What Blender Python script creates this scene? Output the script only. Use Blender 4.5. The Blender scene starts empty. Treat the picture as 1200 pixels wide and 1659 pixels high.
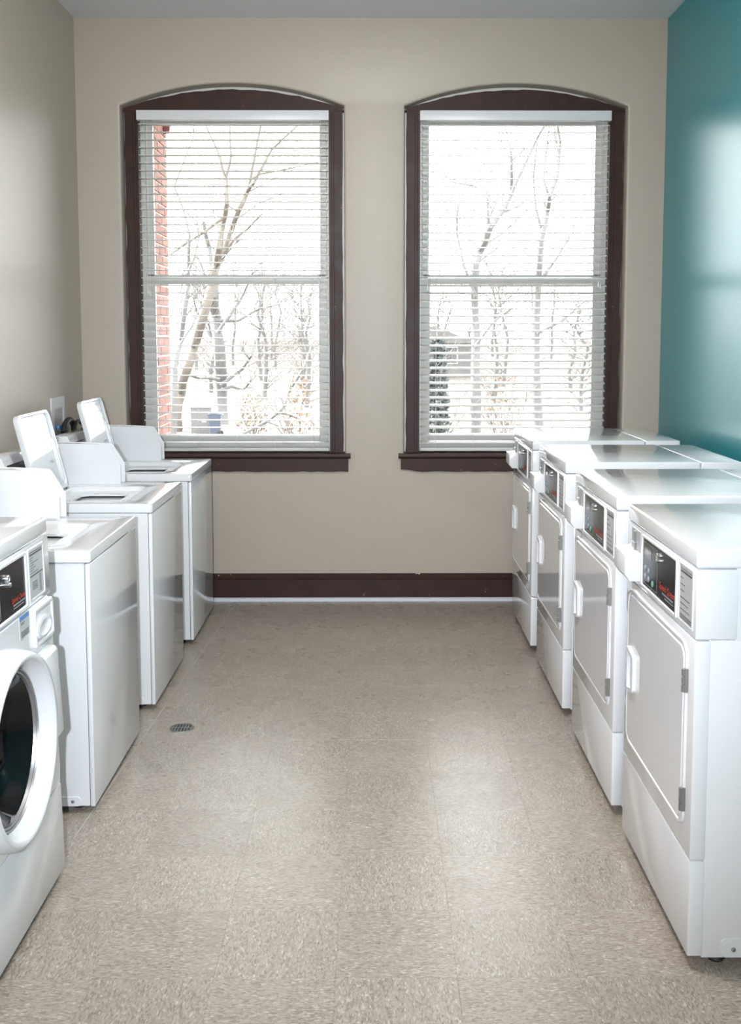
import bpy, bmesh, math, random
from mathutils import Vector, Matrix
SC = bpy.context.scene
COL = SC.collection
PI = math.pi
rng = random.Random(7)

# ------------------------------------------------------------------ camera, world, lights, exposure
FPX = 1668.8
cam_d = bpy.data.cameras.new('camera')
cam = bpy.data.objects.new('camera', cam_d)
COL.objects.link(cam)
cam_d.sensor_fit = 'VERTICAL'
cam_d.sensor_height = 36.0
cam_d.sensor_width = 36.0
cam_d.lens = 36.0 * FPX / 1659.0
cam_d.shift_x = -17.94 / 1659.0
cam_d.shift_y = -139.7 / 1659.0
cam_d.clip_start = 0.05
cam_d.clip_end = 500
cam.location = (0, 0, 1.6)
cam.rotation_euler = (PI / 2 - 0.0873, 0, -0.0075)
SC.camera = cam

world = bpy.data.worlds.new('overcast_sky')
SC.world = world
world.use_nodes = True
wn = world.node_tree.nodes['Background']
wn.inputs['Color'].default_value = (0.97, 0.98, 1.0, 1)
wn.inputs['Strength'].default_value = 7.3

def lamp(name, kind, loc, rot, energy, color=(1, 1, 1), **kw):
    d = bpy.data.lights.new(name, kind)
    d.energy = energy
    d.color = color
    for k, v in kw.items():
        setattr(d, k, v)
    o = bpy.data.objects.new(name, d)
    COL.objects.link(o)
    o.location = loc
    o.rotation_euler = rot
    return o

sun_dir = Vector((0.78, -0.42, -0.46))
sun = lamp('sun', 'SUN', (-8, 12, 9), sun_dir.to_track_quat('-Z', 'Y').to_euler(), 30.0, (1.0, 0.95, 0.86), angle=0.009)
# the photographer's flash, beside the lens
flash = lamp('camera_flash', 'SPOT', (-0.14, -0.03, 1.62), (PI / 2 - 0.125, 0, 0.02), 440.0, (0.86, 0.92, 1.0), spot_size=math.radians(75), spot_blend=1.0, shadow_soft_size=0.02)
# added fill lamps under the ceiling, out of view, no real fixtures
for ly, le in ((-3.5, 140.0),):
    lamp('fill_area', 'AREA', (0.0, ly, 3.38), (0, 0, 0), le, (1.0, 0.96, 0.90), shape='RECTANGLE', size=1.2, size_y=0.6)
for lx, ly, le in ((0.0, -1.2, 38.0), (0.0, 2.9, 104.0)):  # bare point fill, added to brighten the walls and ceiling
    lamp('fill_point', 'POINT', (lx, ly, 2.85), (0, 0, 0), le, (1.0, 0.96, 0.90), shadow_soft_size=0.15)

vs = SC.view_settings
vs.view_transform = 'Standard'
vs.look = 'None'
vs.gamma = 1.0
vs.use_curve_mapping = False
vs.exposure = 0.33
SC.cycles.use_denoising = True
SC.cycles.max_bounces = 10
SC.cycles.diffuse_bounces = 5
SC.cycles.transparent_max_bounces = 16
SC.cycles.sample_clamp_indirect = 6.0
SC.cycles.caustics_reflective = False
SC.cycles.caustics_refractive = False

# ------------------------------------------------------------------ materials
def srgb(r, g, b):
    f = lambda c: ((c / 255.0 + 0.055) / 1.055) ** 2.4 if c > 10 else c / 255.0 / 12.92
    return (f(r), f(g), f(b), 1)

def new_mat(name):
    m = bpy.data.materials.new(name)
    m.use_nodes = True
    nt = m.node_tree
    return m, nt, nt.nodes['Principled BSDF'], nt.nodes['Material Output']

def N(nt, t, **kw):
    n = nt.nodes.new(t)
    for k, v in kw.items():
        if hasattr(n, k):
            setattr(n, k, v)
        else:
            n.inputs[k].default_value = v
    return n

def plain(name, col, rough=0.4, metal=0.0, spec=0.5, noise=30.0, amt=0.04, bump=0.0, coat=0.0, bscale=None):
    """a procedural material: base colour with a fine grain and a slightly uneven gloss"""
    m, nt, b, out = new_mat(name)
    tc = N(nt, 'ShaderNodeTexCoord')
    no = N(nt, 'ShaderNodeTexNoise', Scale=noise, Detail=4.0)
    nt.links.new(tc.outputs['Object'], no.inputs['Vector'])
    mr = N(nt, 'ShaderNodeMapRange')
    mr.inputs['To Min'].default_value = 1 - amt
    mr.inputs['To Max'].default_value = 1 + amt
    nt.links.new(no.outputs['Fac'], mr.inputs['Value'])
    hs = N(nt, 'ShaderNodeHueSaturation')
    hs.inputs['Color'].default_value = col
    nt.links.new(mr.outputs['Result'], hs.inputs['Value'])
    nt.links.new(hs.outputs['Color'], b.inputs['Base Color'])
    b.inputs['Roughness'].default_value = rough
    b.inputs['Metallic'].default_value = metal
    b.inputs['Specular IOR Level'].default_value = spec
    b.inputs['Coat Weight'].default_value = coat
    b.inputs['Coat Roughness'].default_value = 0.05
    if bump:
        n2 = N(nt, 'ShaderNodeTexNoise', Scale=bscale or noise * 4, Detail=3.0)
        nt.links.new(tc.outputs['Object'], n2.inputs['Vector'])
        bp = N(nt, 'ShaderNodeBump', Strength=bump, Distance=0.002)
        nt.links.new(n2.outputs['Fac'], bp.inputs['Height'])
        nt.links.new(bp.outputs['Normal'], b.inputs['Normal'])
    return m

def chipped_wood(name, col, chip, thresh=0.70, rough=0.42):
    """dark painted trim with grain, uneven gloss and small pale chips"""
    m, nt, b, out = new_mat(name)
    tc = N(nt, 'ShaderNodeTexCoord')
    g = N(nt, 'ShaderNodeTexNoise', Scale=9.0, Detail=6.0, Roughness=0.65)
    nt.links.new(tc.outputs['Object'], g.inputs['Vector'])
    r = N(nt, 'ShaderNodeValToRGB')
    r.color_ramp.elements[0].position = 0.3
    r.color_ramp.elements[0].color = (col[0] * 0.75, col[1] * 0.72, col[2] * 0.72, 1)
    r.color_ramp.elements[1].position = 0.72
    r.color_ramp.elements[1].color = (col[0] * 1.35, col[1] * 1.2, col[2] * 1.15, 1)
    nt.links.new(g.outputs['Fac'], r.inputs['Fac'])
    c = N(nt, 'ShaderNodeTexNoise', Scale=26.0, Detail=5.0, Roughness=0.6)
    nt.links.new(tc.outputs['Object'], c.inputs['Vector'])
    t = N(nt, 'ShaderNodeMath', operation='GREATER_THAN')
    t.inputs[1].default_value = thresh
    nt.links.new(c.outputs['Fac'], t.inputs[0])
    mx = N(nt, 'ShaderNodeMix', data_type='RGBA')
    nt.links.new(t.outputs[0], mx.inputs['Factor'])
    nt.links.new(r.outputs['Color'], mx.inputs[6])
    mx.inputs[7].default_value = chip
    nt.links.new(mx.outputs[2], b.inputs['Base Color'])
    b.inputs['Specular IOR Level'].default_value = 0.28
    rr = N(nt, 'ShaderNodeMapRange')
    rr.inputs['To Min'].default_value = rough - 0.1
    rr.inputs['To Max'].default_value = rough + 0.2
    nt.links.new(g.outputs['Fac'], rr.inputs['Value'])
    nt.links.new(rr.outputs['Result'], b.inputs['Roughness'])
    bp = N(nt, 'ShaderNodeBump', Strength=0.25, Distance=0.002)
    nt.links.new(g.outputs['Fac'], bp.inputs['Height'])
    nt.links.new(bp.outputs['Normal'], b.inputs['Normal'])
    return m

def tile_mat():
    """vinyl composition tile: short streaky chips that all run one way within a tile"""
    m, nt, b, out = new_mat('vinyl_tile')
    tc = N(nt, 'ShaderNodeTexCoord')
    oi = N(nt, 'ShaderNodeObjectInfo')
    mul = N(nt, 'ShaderNodeMath', operation='MULTIPLY')
    mul.inputs[1].default_value = 37.0
    nt.links.new(oi.outputs['Random'], mul.inputs[0])
    add = N(nt, 'ShaderNodeVectorMath', operation='ADD')
    nt.links.new(tc.outputs['Object'], add.inputs[0])
    nt.links.new(mul.outputs[0], add.inputs[1])
    mp = N(nt, 'ShaderNodeMapping')
    mp.inputs['Scale'].default_value = (110, 250, 60)
    nt.links.new(add.outputs[0], mp.inputs['Vector'])
    v = N(nt, 'ShaderNodeTexVoronoi', Scale=1.0)
    nt.links.new(mp.outputs[0], v.inputs['Vector'])
    sep = N(nt, 'ShaderNodeSeparateColor')
    nt.links.new(v.outputs['Color'], sep.inputs['Color'])
    r = N(nt, 'ShaderNodeValToRGB')
    els = r.color_ramp.elements
    cols = [(0.0, (126, 115, 105)), (0.22, (144, 133, 122)), (0.5, (152, 142, 131)), (0.8, (160, 150, 141)), (0.95, (167, 159, 151)), (1.0, (184, 178, 170))]
    els[0].position, els[0].color = 0.0, srgb(*cols[0][1])
    els[1].position, els[1].color = 1.0, srgb(*cols[-1][1])
    for p, c in cols[1:-1]:
        e = els.new(p)
        e.color = srgb(*c)
    nt.links.new(sep.outputs['Red'], r.inputs['Fac'])
    no = N(nt, 'ShaderNodeTexNoise', Scale=0.045, Detail=3.0)
    nt.links.new(mp.outputs[0], no.inputs['Vector'])
    mr = N(nt, 'ShaderNodeMapRange')
    mr.inputs['To Min'].default_value = 0.93
    mr.inputs['To Max'].default_value = 1.07
    nt.links.new(no.outputs['Fac'], mr.inputs['Value'])
    pt = N(nt, 'ShaderNodeMapRange')
    pt.inputs['To Min'].default_value = 0.96
    pt.inputs['To Max'].default_value = 1.04
    nt.links.new(oi.outputs['Random'], pt.inputs['Value'])
    mm = N(nt, 'ShaderNodeMath', operation='MULTIPLY')
    nt.links.new(mr.outputs['Result'], mm.inputs[0])
    nt.links.new(pt.outputs['Result'], mm.inputs[1])
    hs = N(nt, 'ShaderNodeHueSaturation')
    nt.links.new(r.outputs['Color'], hs.inputs['Color'])
    nt.links.new(mm.outputs[0], hs.inputs['Value'])
    nt.links.new(hs.outputs['Color'], b.inputs['Base Color'])
    gl = N(nt, 'ShaderNodeTexNoise', Scale=5.0, Detail=5.0)
    geo = N(nt, 'ShaderNodeNewGeometry')
    nt.links.new(geo.outputs['Position'], gl.inputs['Vector'])
    rr = N(nt, 'ShaderNodeMapRange')
    rr.inputs['To Min'].default_value = 0.20
    rr.inputs['To Max'].default_value = 0.36
    nt.links.new(gl.outputs['Fac'], rr.inputs['Value'])
    nt.links.new(rr.outputs['Result'], b.inputs['Roughness'])
    bp = N(nt, 'ShaderNodeBump', Strength=0.12, Distance=0.001)
    nt.links.new(sep.outputs['Green'], bp.inputs['Height'])
    nt.links.new(bp.outputs['Normal'], b.inputs['Normal'])
    return m

def glass_mat():
    m, nt, b, out = new_mat('window_glass')
    nt.nodes.remove(b)
    tr = N(nt, 'ShaderNodeBsdfTransparent')
    tr.inputs['Color'].default_value = (0.96, 0.98, 0.97, 1)
    gl = N(nt, 'ShaderNodeBsdfGlossy', Roughness=0.02)
    no = N(nt, 'ShaderNodeTexNoise', Scale=2.0)
    bp = N(nt, 'ShaderNodeBump', Strength=0.02, Distance=0.01)
    nt.links.new(no.outputs['Fac'], bp.inputs['Height'])
    nt.links.new(bp.outputs['Normal'], gl.inputs['Normal'])
    fr = N(nt, 'ShaderNodeFresnel', IOR=1.45)
    mx = N(nt, 'ShaderNodeMixShader')
    nt.links.new(fr.outputs[0], mx.inputs[0])
    nt.links.new(tr.outputs[0], mx.inputs[1])
    nt.links.new(gl.outputs[0], mx.inputs[2])
    nt.links.new(mx.outputs[0], out.inputs['Surface'])
    return m

def slat_mat():
    m, nt, b, out = new_mat('blind_slat')
    no = N(nt, 'ShaderNodeTexNoise', Scale=40.0)
    r = N(nt, 'ShaderNodeValToRGB')
    r.color_ramp.elements[0].color = (0.60, 0.585, 0.56, 1)
    r.color_ramp.elements[1].color = (0.66, 0.645, 0.615, 1)
    nt.links.new(no.outputs['Fac'], r.inputs['Fac'])
    nt.links.new(r.outputs['Color'], b.inputs['Base Color'])
    b.inputs['Roughness'].default_value = 0.4
    tl = N(nt, 'ShaderNodeBsdfTranslucent')
    nt.links.new(r.outputs['Color'], tl.inputs['Color'])
    mx = N(nt, 'ShaderNodeMixShader')
    mx.inputs[0].default_value = 0.06
    nt.links.new(b.outputs[0], mx.inputs[1])
    nt.links.new(tl.outputs[0], mx.inputs[2])
    nt.links.new(mx.outputs[0], out.inputs['Surface'])
    return m

def brick_core_mat():
    m, nt, b, out = new_mat('brick_core')
    tc = N(nt, 'ShaderNodeTexCoord')
    no = N(nt, 'ShaderNodeTexNoise', Scale=60.0, Detail=4.0)
    nt.links.new(tc.outputs['Object'], no.inputs['Vector'])
    r = N(nt, 'ShaderNodeValToRGB')
    r.color_ramp.elements[0].color = (0.50, 0.42, 0.37, 1)
    r.color_ramp.elements[1].color = (0.68, 0.60, 0.54, 1)
    nt.links.new(no.outputs['Fac'], r.inputs['Fac'])
    nt.links.new(r.outputs['Color'], b.inputs['Base Color'])
    b.inputs['Roughness'].default_value = 0.9
    return m

def brick_mat():
    m, nt, b, out = new_mat('red_brick')
    oi = N(nt, 'ShaderNodeObjectInfo')
    r = N(nt, 'ShaderNodeValToRGB')
    r.color_ramp.elements[0].color = (0.162, 0.069, 0.057, 1)
    r.color_ramp.elements[1].color = (0.222, 0.105, 0.087, 1)
    nt.links.new(oi.outputs['Random'], r.inputs['Fac'])
    tc = N(nt, 'ShaderNodeTexCoord')
    no = N(nt, 'ShaderNodeTexNoise', Scale=45.0, Detail=5.0)
    nt.links.new(tc.outputs['Object'], no.inputs['Vector'])
    mr = N(nt, 'ShaderNodeMapRange')
    mr.inputs['To Min'].default_value = 0.85
    mr.inputs['To Max'].default_value = 1.15
    nt.links.new(no.outputs['Fac'], mr.inputs['Value'])
    hs = N(nt, 'ShaderNodeHueSaturation')
    nt.links.new(r.outputs['Color'], hs.inputs['Color'])
    nt.links.new(mr.outputs['Result'], hs.inputs['Value'])
    nt.links.new(hs.outputs['Color'], b.inputs['Base Color'])
    b.inputs['Roughness'].default_value = 0.85
    return m

def ground_mat():
    m, nt, b, out = new_mat('winter_grass')
    tc = N(nt, 'ShaderNodeTexCoord')
    no = N(nt, 'ShaderNodeTexNoise', Scale=0.35, Detail=8.0, Roughness=0.7)
    nt.links.new(tc.outputs['Object'], no.inputs['Vector'])
    r = N(nt, 'ShaderNodeValToRGB')
    r.color_ramp.elements[0].position = 0.3
    r.color_ramp.elements[0].color = (0.103, 0.090, 0.076, 1)
    r.color_ramp.elements[1].position = 0.7
    r.color_ramp.elements[1].color = (0.158, 0.138, 0.117, 1)
    nt.links.new(no.outputs['Fac'], r.inputs['Fac'])
    nt.links.new(r.outputs['Color'], b.inputs['Base Color'])
    b.inputs['Roughness'].default_value = 0.95
    return m

M = {}
M['wall'] = plain('beige_wall_paint', (0.408, 0.357, 0.303, 1), 0.42, noise=6, amt=0.02, bump=0.12, bscale=160)
M['teal'] = plain('teal_wall_paint', (0.026, 0.235, 0.275, 1), 0.28, spec=0.5, noise=6, amt=0.03, bump=0.10, bscale=160)
M['ceiling'] = plain('ceiling_paint', (0.66, 0.67, 0.69, 1), 0.8, noise=8, amt=0.02, bump=0.05)
M['wood'] = chipped_wood('dark_brown_trim', (0.034, 0.0165, 0.0135, 1), (0.17, 0.085, 0.045, 1), 0.70)
M['base'] = chipped_wood('dark_brown_baseboard', (0.032, 0.0145, 0.0125, 1), (0.60, 0.56, 0.52, 1), 0.70)
M['shoe'] = plain('pale_shoe_moulding', (0.50, 0.52, 0.57, 1), 0.45)
M['tile'] = tile_mat()
M['slab'] = plain('floor_adhesive', (0.25, 0.22, 0.19, 1), 0.7)
M['white'] = plain('white_enamel', (0.675, 0.69, 0.72, 1), 0.12, noise=4, amt=0.012, coat=0.6)
M['plastic'] = plain('white_plastic', (0.66, 0.675, 0.705, 1), 0.27, noise=14, amt=0.015)
M['grey'] = plain('grey_plate', (0.36, 0.37, 0.39, 1), 0.35, noise=60, amt=0.03)
M['label'] = plain('grey_label', (0.42, 0.43, 0.45, 1), 0.45, noise=60, amt=0.03)
M['ink'] = plain('dark_ink', (0.09, 0.09, 0.10, 1), 0.6)
M['black'] = plain('black_overlay', (0.014, 0.014, 0.015, 1), 0.22, noise=50, amt=0.1)
M['lcd'] = plain('display_window', (0.05, 0.055, 0.06, 1), 0.15)
M['button'] = plain('grey_button', (0.24, 0.28, 0.34, 1), 0.4)
M['green'] = plain('green_button', (0.12, 0.36, 0.24, 1), 0.4)
M['red'] = plain('red_print', (0.62, 0.045, 0.03, 1), 0.45)
M['greyprint'] = plain('grey_print', (0.20, 0.20, 0.21, 1), 0.5)
M['blue'] = plain('blue_print', (0.08, 0.22, 0.48, 1), 0.4)
M['chrome'] = plain('chrome', (0.62, 0.62, 0.63, 1), 0.28, metal=1.0, noise=40, amt=0.03)
M['steel'] = plain('dull_steel', (0.40, 0.40, 0.41, 1), 0.36, metal=1.0, noise=90, amt=0.08)
M['rubber'] = plain('black_rubber', (0.015, 0.015, 0.016, 1), 0.5, noise=60, amt=0.1)
M['dark'] = plain('dark_tub', (0.035, 0.037, 0.042, 1), 0.25)
M['tubring'] = plain('tub_ring', (0.60, 0.61, 0.64, 1), 0.3)
M['doorglass'] = plain('dark_door_glass', (0.005, 0.005, 0.006, 1), 0.07, spec=0.35, noise=20, amt=0.05)
M['vinyl'] = plain('window_vinyl', (0.62, 0.625, 0.60, 1), 0.4, noise=20, amt=0.02)
M['latch'] = plain('latch_grey', (0.16, 0.16, 0.15, 1), 0.5)
M['glass'] = glass_mat()
M['slat'] = slat_mat()
M['valance'] = plain('white_valance', (0.66, 0.67, 0.70, 1), 0.35, noise=30, amt=0.02)
M['cord'] = plain('white_cord', (0.75, 0.74, 0.71, 1), 0.7)
M['core'] = brick_core_mat()
M['brick'] = brick_mat()
M['darkred'] = plain('dark_red_paint', (0.10, 0.018, 0.022, 1), 0.6, noise=20, amt=0.1)
M['ground'] = ground_mat()
M['bark_brown'] = plain('brown_bark', (0.109, 0.093, 0.079, 1), 0.9, noise=9, amt=0.25, bump=0.5)
M['bark_grey'] = plain('grey_bark', (0.120, 0.117, 0.117, 1), 0.9, noise=9, amt=0.25, bump=0.5)
M['twig'] = plain('twig_bark', (0.120, 0.109, 0.103, 1), 0.9, noise=5, amt=0.2)
M['evergreen'] = plain('evergreen_needles', (0.048, 0.058, 0.058, 1), 0.8, noise=5, amt=0.3)
M['dryleaf'] = plain('dry_leaves', (0.142, 0.098, 0.070, 1), 0.9, noise=5, amt=0.3)
M['vent'] = plain('vent_grey', (0.30, 0.30, 0.31, 1), 0.6)
M['carpaint'] = plain('dark_blue_paint', (0.06, 0.075, 0.11, 1), 0.3)
M['siding'] = plain('pale_siding', (0.13, 0.125, 0.125, 1), 0.8, noise=3, amt=0.05)
M['roof'] = plain('grey_shingle', (0.147, 0.142, 0.142, 1), 0.9, noise=8, amt=0.15)
M['drain'] = plain('worn_drain_metal', (0.22, 0.225, 0.21, 1), 0.45, metal=0.6, noise=60, amt=0.15)
M['caulk'] = plain('pale_seam', (0.40, 0.365, 0.33, 1), 0.5, noise=25, amt=0.1)

# ------------------------------------------------------------------ mesh helpers
class MB:
    """collects shapes in one bmesh; build() links them as one mesh object"""
    def __init__(s):
        s.bm = bmesh.new()
    def _bev(s, verts, faces_only, bev, seg=2):
        if bev > 0:
            es = set()
            for v in verts:
                for e in v.link_edges:
                    es.add(e)
            bmesh.ops.bevel(s.bm, geom=list(es), offset=bev, segments=seg, profile=0.5, affect='EDGES', clamp_overlap=True)
    def box(s, x0, x1, y0, y1, z0, z1, bev=0.0, seg=2):
        vs = [s.bm.verts.new((x, y, z)) for x in (x0, x1) for y in (y0, y1) for z in (z0, z1)]
        for f in ((0, 1, 3, 2), (4, 6, 7, 5), (0, 4, 5, 1), (2, 3, 7, 6), (0, 2, 6, 4), (1, 5, 7, 3)):
            s.bm.faces.new([vs[i] for i in f])
        s._bev(vs, None, bev, seg)
        return s
    def prism(s, pts, axis, a0, a1, bev=0.0, seg=2, caps_only=False):
        def P(p, a):
            return {'x': (a, p[0], p[1]), 'y': (p[0], a, p[1]), 'z': (p[0], p[1], a)}[axis]
        A = [s.bm.verts.new(P(p, a0)) for p in pts]
        B = [s.bm.verts.new(P(p, a1)) for p in pts]
        n = len(pts)
        for i in range(n):
            s.bm.faces.new((A[i], A[(i + 1) % n], B[(i + 1) % n], B[i]))
        fa = s.bm.faces.new(list(reversed(A)))
        fb = s.bm.faces.new(B)
        if bev > 0:
            es = list(fa.edges) + list(fb.edges)
            if not caps_only:
                es = list({e for v in A + B for e in v.link_edges})
            bmesh.ops.bevel(s.bm, geom=es, offset=bev, segments=seg, profile=0.5, affect='EDGES', clamp_overlap=True)
        return s
    def rings(s, rings, close0=False, close1=False):
        R = [[s.bm.verts.new(p) for p in r] for r in rings]
        n = len(R[0])
        for a, b in zip(R, R[1:]):
            for i in range(n):
                s.bm.faces.new((a[i], a[(i + 1) % n], b[(i + 1) % n], b[i]))
        if close0:
            s.bm.faces.new(list(reversed(R[0])))
        if close1:
            s.bm.faces.new(R[-1])
        return s
    def tube(s, pts, rad, n=8, caps=True):
        pts = [Vector(p) for p in pts]
        rad = rad if isinstance(rad, (list, tuple)) else [rad] * len(pts)
        rs = []
        up = None
        for i, p in enumerate(pts):
            d = (pts[min(i + 1, len(pts) - 1)] - pts[max(i - 1, 0)]).normalized()
            if up is None:
                up = Vector((0, 0, 1)) if abs(d.z) < 0.9 else Vector((1, 0, 0))
            u = (up - d * up.dot(d)).normalized()
            up = u
            w = d.cross(u)
            rs.append([p + (u * math.cos(2 * PI * k / n) + w * math.sin(2 * PI * k / n)) * rad[i] for k in range(n)])
        return s.rings(rs, caps, caps)
    def lathe_x(s, prof, cy, cz, n=48, close0=False, close1=False):
        return s.rings([[(x, cy + r * math.cos(2 * PI * k / n), cz + r * math.sin(2 * PI * k / n)) for k in range(n)] for x, r in prof], close0, close1)
    def lathe_z(s, prof, cx, cy, n=24, close0=False, close1=False):
        return s.rings([[(cx + r * math.cos(2 * PI * k / n), cy + r * math.sin(2 * PI * k / n), z) for k in range(n)] for z, r in prof], close0, close1)
    def build(s, name, mat, parent=None, angle=32, loc=None):
        bmesh.ops.recalc_face_normals(s.bm, faces=s.bm.faces[:])
        me = bpy.data.meshes.new(name)
        s.bm.to_mesh(me)
        s.bm.free()
        me.materials.append(mat)
        me.polygons.foreach_set('use_smooth', [True] * len(me.polygons))
        me.set_sharp_from_angle(angle=math.radians(angle))
        o = bpy.data.objects.new(name, me)
        COL.objects.link(o)
        if parent:
            o.parent = parent
        if loc:
            o.location = loc
        return o

def link_mesh(name, me, parent=None, loc=(0, 0, 0), rot=(0, 0, 0)):
    o = bpy.data.objects.new(name, me)
    COL.objects.link(o)
    o.parent = parent
    o.location = loc
    o.rotation_euler = rot
    return o

def tag(o, label=None, cat=None, group=None, kind=None):
    if label: o['label'] = label
    if cat: o['category'] = cat
    if group: o['group'] = group
    if kind: o['kind'] = kind
    return o

def empty(name, loc=(0, 0, 0)):
    o = bpy.data.objects.new(name, None)
    o.empty_display_size = 0.1
    COL.objects.link(o)
    o.location = loc
    return o

def copy_tree(o, parent=None):
    c = o.copy()
    COL.objects.link(c)
    c.parent = parent
    for ch in list(o.children):
        copy_tree(ch, c)
    return c

def rrect(u0, u1, v0, v1, r, k=5):
    out = []
    for (cu, cv, a) in ((u1 - r, v1 - r, 0), (u0 + r, v1 - r, 90), (u0 + r, v0 + r, 180), (u1 - r, v0 + r, 270)):
        for i in range(k + 1):
            t = math.radians(a + 90.0 * i / k)
            out.append((cu + r * math.cos(t), cv + r * math.sin(t)))
    return out

def text_mesh(name, body, size, mat, parent, loc, rot, shear=0.0, align='CENTER'):
    cu = bpy.data.curves.new(name, 'FONT')
    cu.body = body
    cu.size = size
    cu.shear = shear
    cu.align_x = align
    cu.resolution_u = 3
    t = bpy.data.objects.new(name, cu)
    COL.objects.link(t)
    dg = bpy.context.evaluated_depsgraph_get()
    me = bpy.data.meshes.new_from_object(t.evaluated_get(dg))
    bpy.data.objects.remove(t)
    bpy.data.curves.remove(cu)
    me.name = name
    me.materials.clear()
    me.materials.append(mat)
    return link_mesh(name, me, parent, loc, rot)

# ------------------------------------------------------------------ the room
YW, XL, XR, ZC, YB = 6.141, -1.732, 1.706, 3.43, -6.6
WINS = ((-0.825, 'left'), (0.833, 'right'))

def arch(cx, hw, zs, zp, n=20):
    sag = zp - zs
    R = (hw * hw + sag * sag) / (2 * sag)
    out = []
    for i in range(n + 1):
        x = -hw + 2 * hw * i / n
        out.append((cx + x, zp - R + math.sqrt(R * R - x * x)))
    return out

def window_wall():
    b = MB()
    bm = b.bm
    T = 0.30
    loops_f = []
    outer = [(XL - 0.2, -0.05), (XR + 0.2, -0.05), (XR + 0.2, ZC + 0.1), (XL - 0.2, ZC + 0.1)]
    def opening(cx, grow):
        a = arch(cx, 0.652 + grow, 2.935 + grow * 0.6, 3.062 + grow)
        return [(cx - 0.652 - grow, 0.84)] + a + [(cx + 0.652 + grow, 0.84)]
    for y in (0.0, T):
        vo = [bm.verts.new((x, YW + y, z)) for x, z in outer]
        es = [bm.edges.new((vo[i], vo[(i + 1) % 4])) for i in range(4)]
        ends = []
        for cx, _ in WINS:
            g = 0.014 if y == 0 else 0.0
            pts = opening(cx, g)
            vi = [bm.verts.new((x, YW + y, z)) for x, z in pts]
            es += [bm.edges.new((vi[i], vi[(i + 1) % len(vi)])) for i in range(len(vi))]
            ends.append(vi)
        bmesh.ops.triangle_fill(bm, edges=es, use_beauty=True)
        loops_f.append((vo, ends))
    for i in range(4):
        a, c = loops_f[0][0], loops_f[1][0]
        bm.faces.new((a[i], a[(i + 1) % 4], c[(i + 1) % 4], c[i]))
    for k, (cx, _) in enumerate(WINS):
        prev = loops_f[0][1][k]
        for g, dy in ((0.0085, 0.0015), (0.004, 0.004), (0.0012, 0.0085), (0.0, 0.014)):
            cur = [bm.verts.new((x, YW + dy, z)) for x, z in opening(cx, g)]
            n = len(cur)
            for i in range(n):
                bm.faces.new((prev[i], prev[(i + 1) % n], cur[(i + 1) % n], cur[i]))
            prev = cur
        cur = loops_f[1][1][k]
        n = len(cur)
        for i in range(n):
            bm.faces.new((prev[i], prev[(i + 1) % n], cur[(i + 1) % n], cur[i]))
    return b.build('wall_back', M['wall'], angle=50)

o = window_wall()
tag(o, 'beige painted end wall pierced by the two arched windows', kind='structure')
o = MB().box(XL - 0.2, XL, YB - 0.2, YW, -0.05, ZC + 0.1).build('wall_left', M['wall'])
tag(o, 'beige painted wall behind the row of washers', kind='structure')
o = MB().box(XR, XR + 0.2, YB - 0.2, YW, -0.05, ZC + 0.1).build('wall_right', M['teal'])
tag(o, 'glossy teal painted wall behind the row of dryers', kind='structure')
o = MB().box(XL, XR, YB - 0.2, YB, -0.05, ZC + 0.1).build('wall_front', M['wall'])
tag(o, 'beige painted wall behind the photographer', kind='structure')
o = MB().box(XL, XR, YB, YW, ZC, ZC + 0.1).build('ceiling', M['ceiling'])
tag(o, 'plain pale grey painted ceiling', kind='structure')

# floor: a slab carrying vinyl tiles whose streaks turn from one tile to the next
floor = MB().box(XL, XR, YB, YW, -0.06, -0.003).build('floor', M['slab'])
tag(floor, 'floor of taupe flecked vinyl tiles laid with alternating grain', kind='structure')
TS = 0.3048
tx0, ty0 = -0.7063, 2.4446
full_tile = None
def tile_mesh(sx, sy):
    b = MB()
    h = 0.0001
    x, y, c = sx / 2 - h, sy / 2 - h, 0.0003
    b.rings([[(-x, -y, -0.003), (x, -y, -0.003), (x, y, -0.003), (-x, y, -0.003)],
             [(-x, -y, -c), (x, -y, -c), (x, y, -c), (-x, y, -c)],
             [(-x + c, -y + c, 0), (x - c, -y + c, 0), (x - c, y - c, 0), (-x + c, y - c, 0)]], False, True)
    o = b.build('tile', M['tile'], floor, angle=10)
    me = o.data
    bpy.data.objects.remove(o)
    return me
for i in range(-5, 10):
    for j in range(-16, 14):
        x0, x1 = tx0 + i * TS, tx0 + (i + 1) * TS
        y0, y1 = ty0 + j * TS, ty0 + (j + 1) * TS
        x0, x1, y0, y1 = max(x0, XL), min(x1, XR), max(y0, 0.9), min(y1, YW)
        if x1 - x0 < 0.01 or y1 - y0 < 0.01:
            continue
        turn = (i + j) % 2
        sx, sy = x1 - x0, y1 - y0
        if abs(sx - TS) < 1e-4 and abs(sy - TS) < 1e-4:
            if full_tile is None:
                full_tile = tile_mesh(TS, TS)
            me = full_tile
        else:
            me = tile_mesh(sy, sx) if turn else tile_mesh(sx, sy)
        link_mesh('tile', me, floor, ((x0 + x1) / 2, (y0 + y1) / 2, 0), (0, 0, PI / 2 if turn else 0))
rest = link_mesh('tile_field', tile_mesh(XR - XL, 0.9 - YB), floor, ((XL + XR) / 2, (0.9 + YB) / 2, 0))
rest['kind'] = 'stuff'
o = MB().box(-0.003, 0.003, -1.45, 1.45, 0.0, 0.0012).build('trim_2', M['caulk'], loc=(-0.893, 4.62, 0))
o.rotation_euler = (0, 0, -0.045)
tag(o, 'thin pale seam line on the floor beside the washers', kind='structure')

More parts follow.
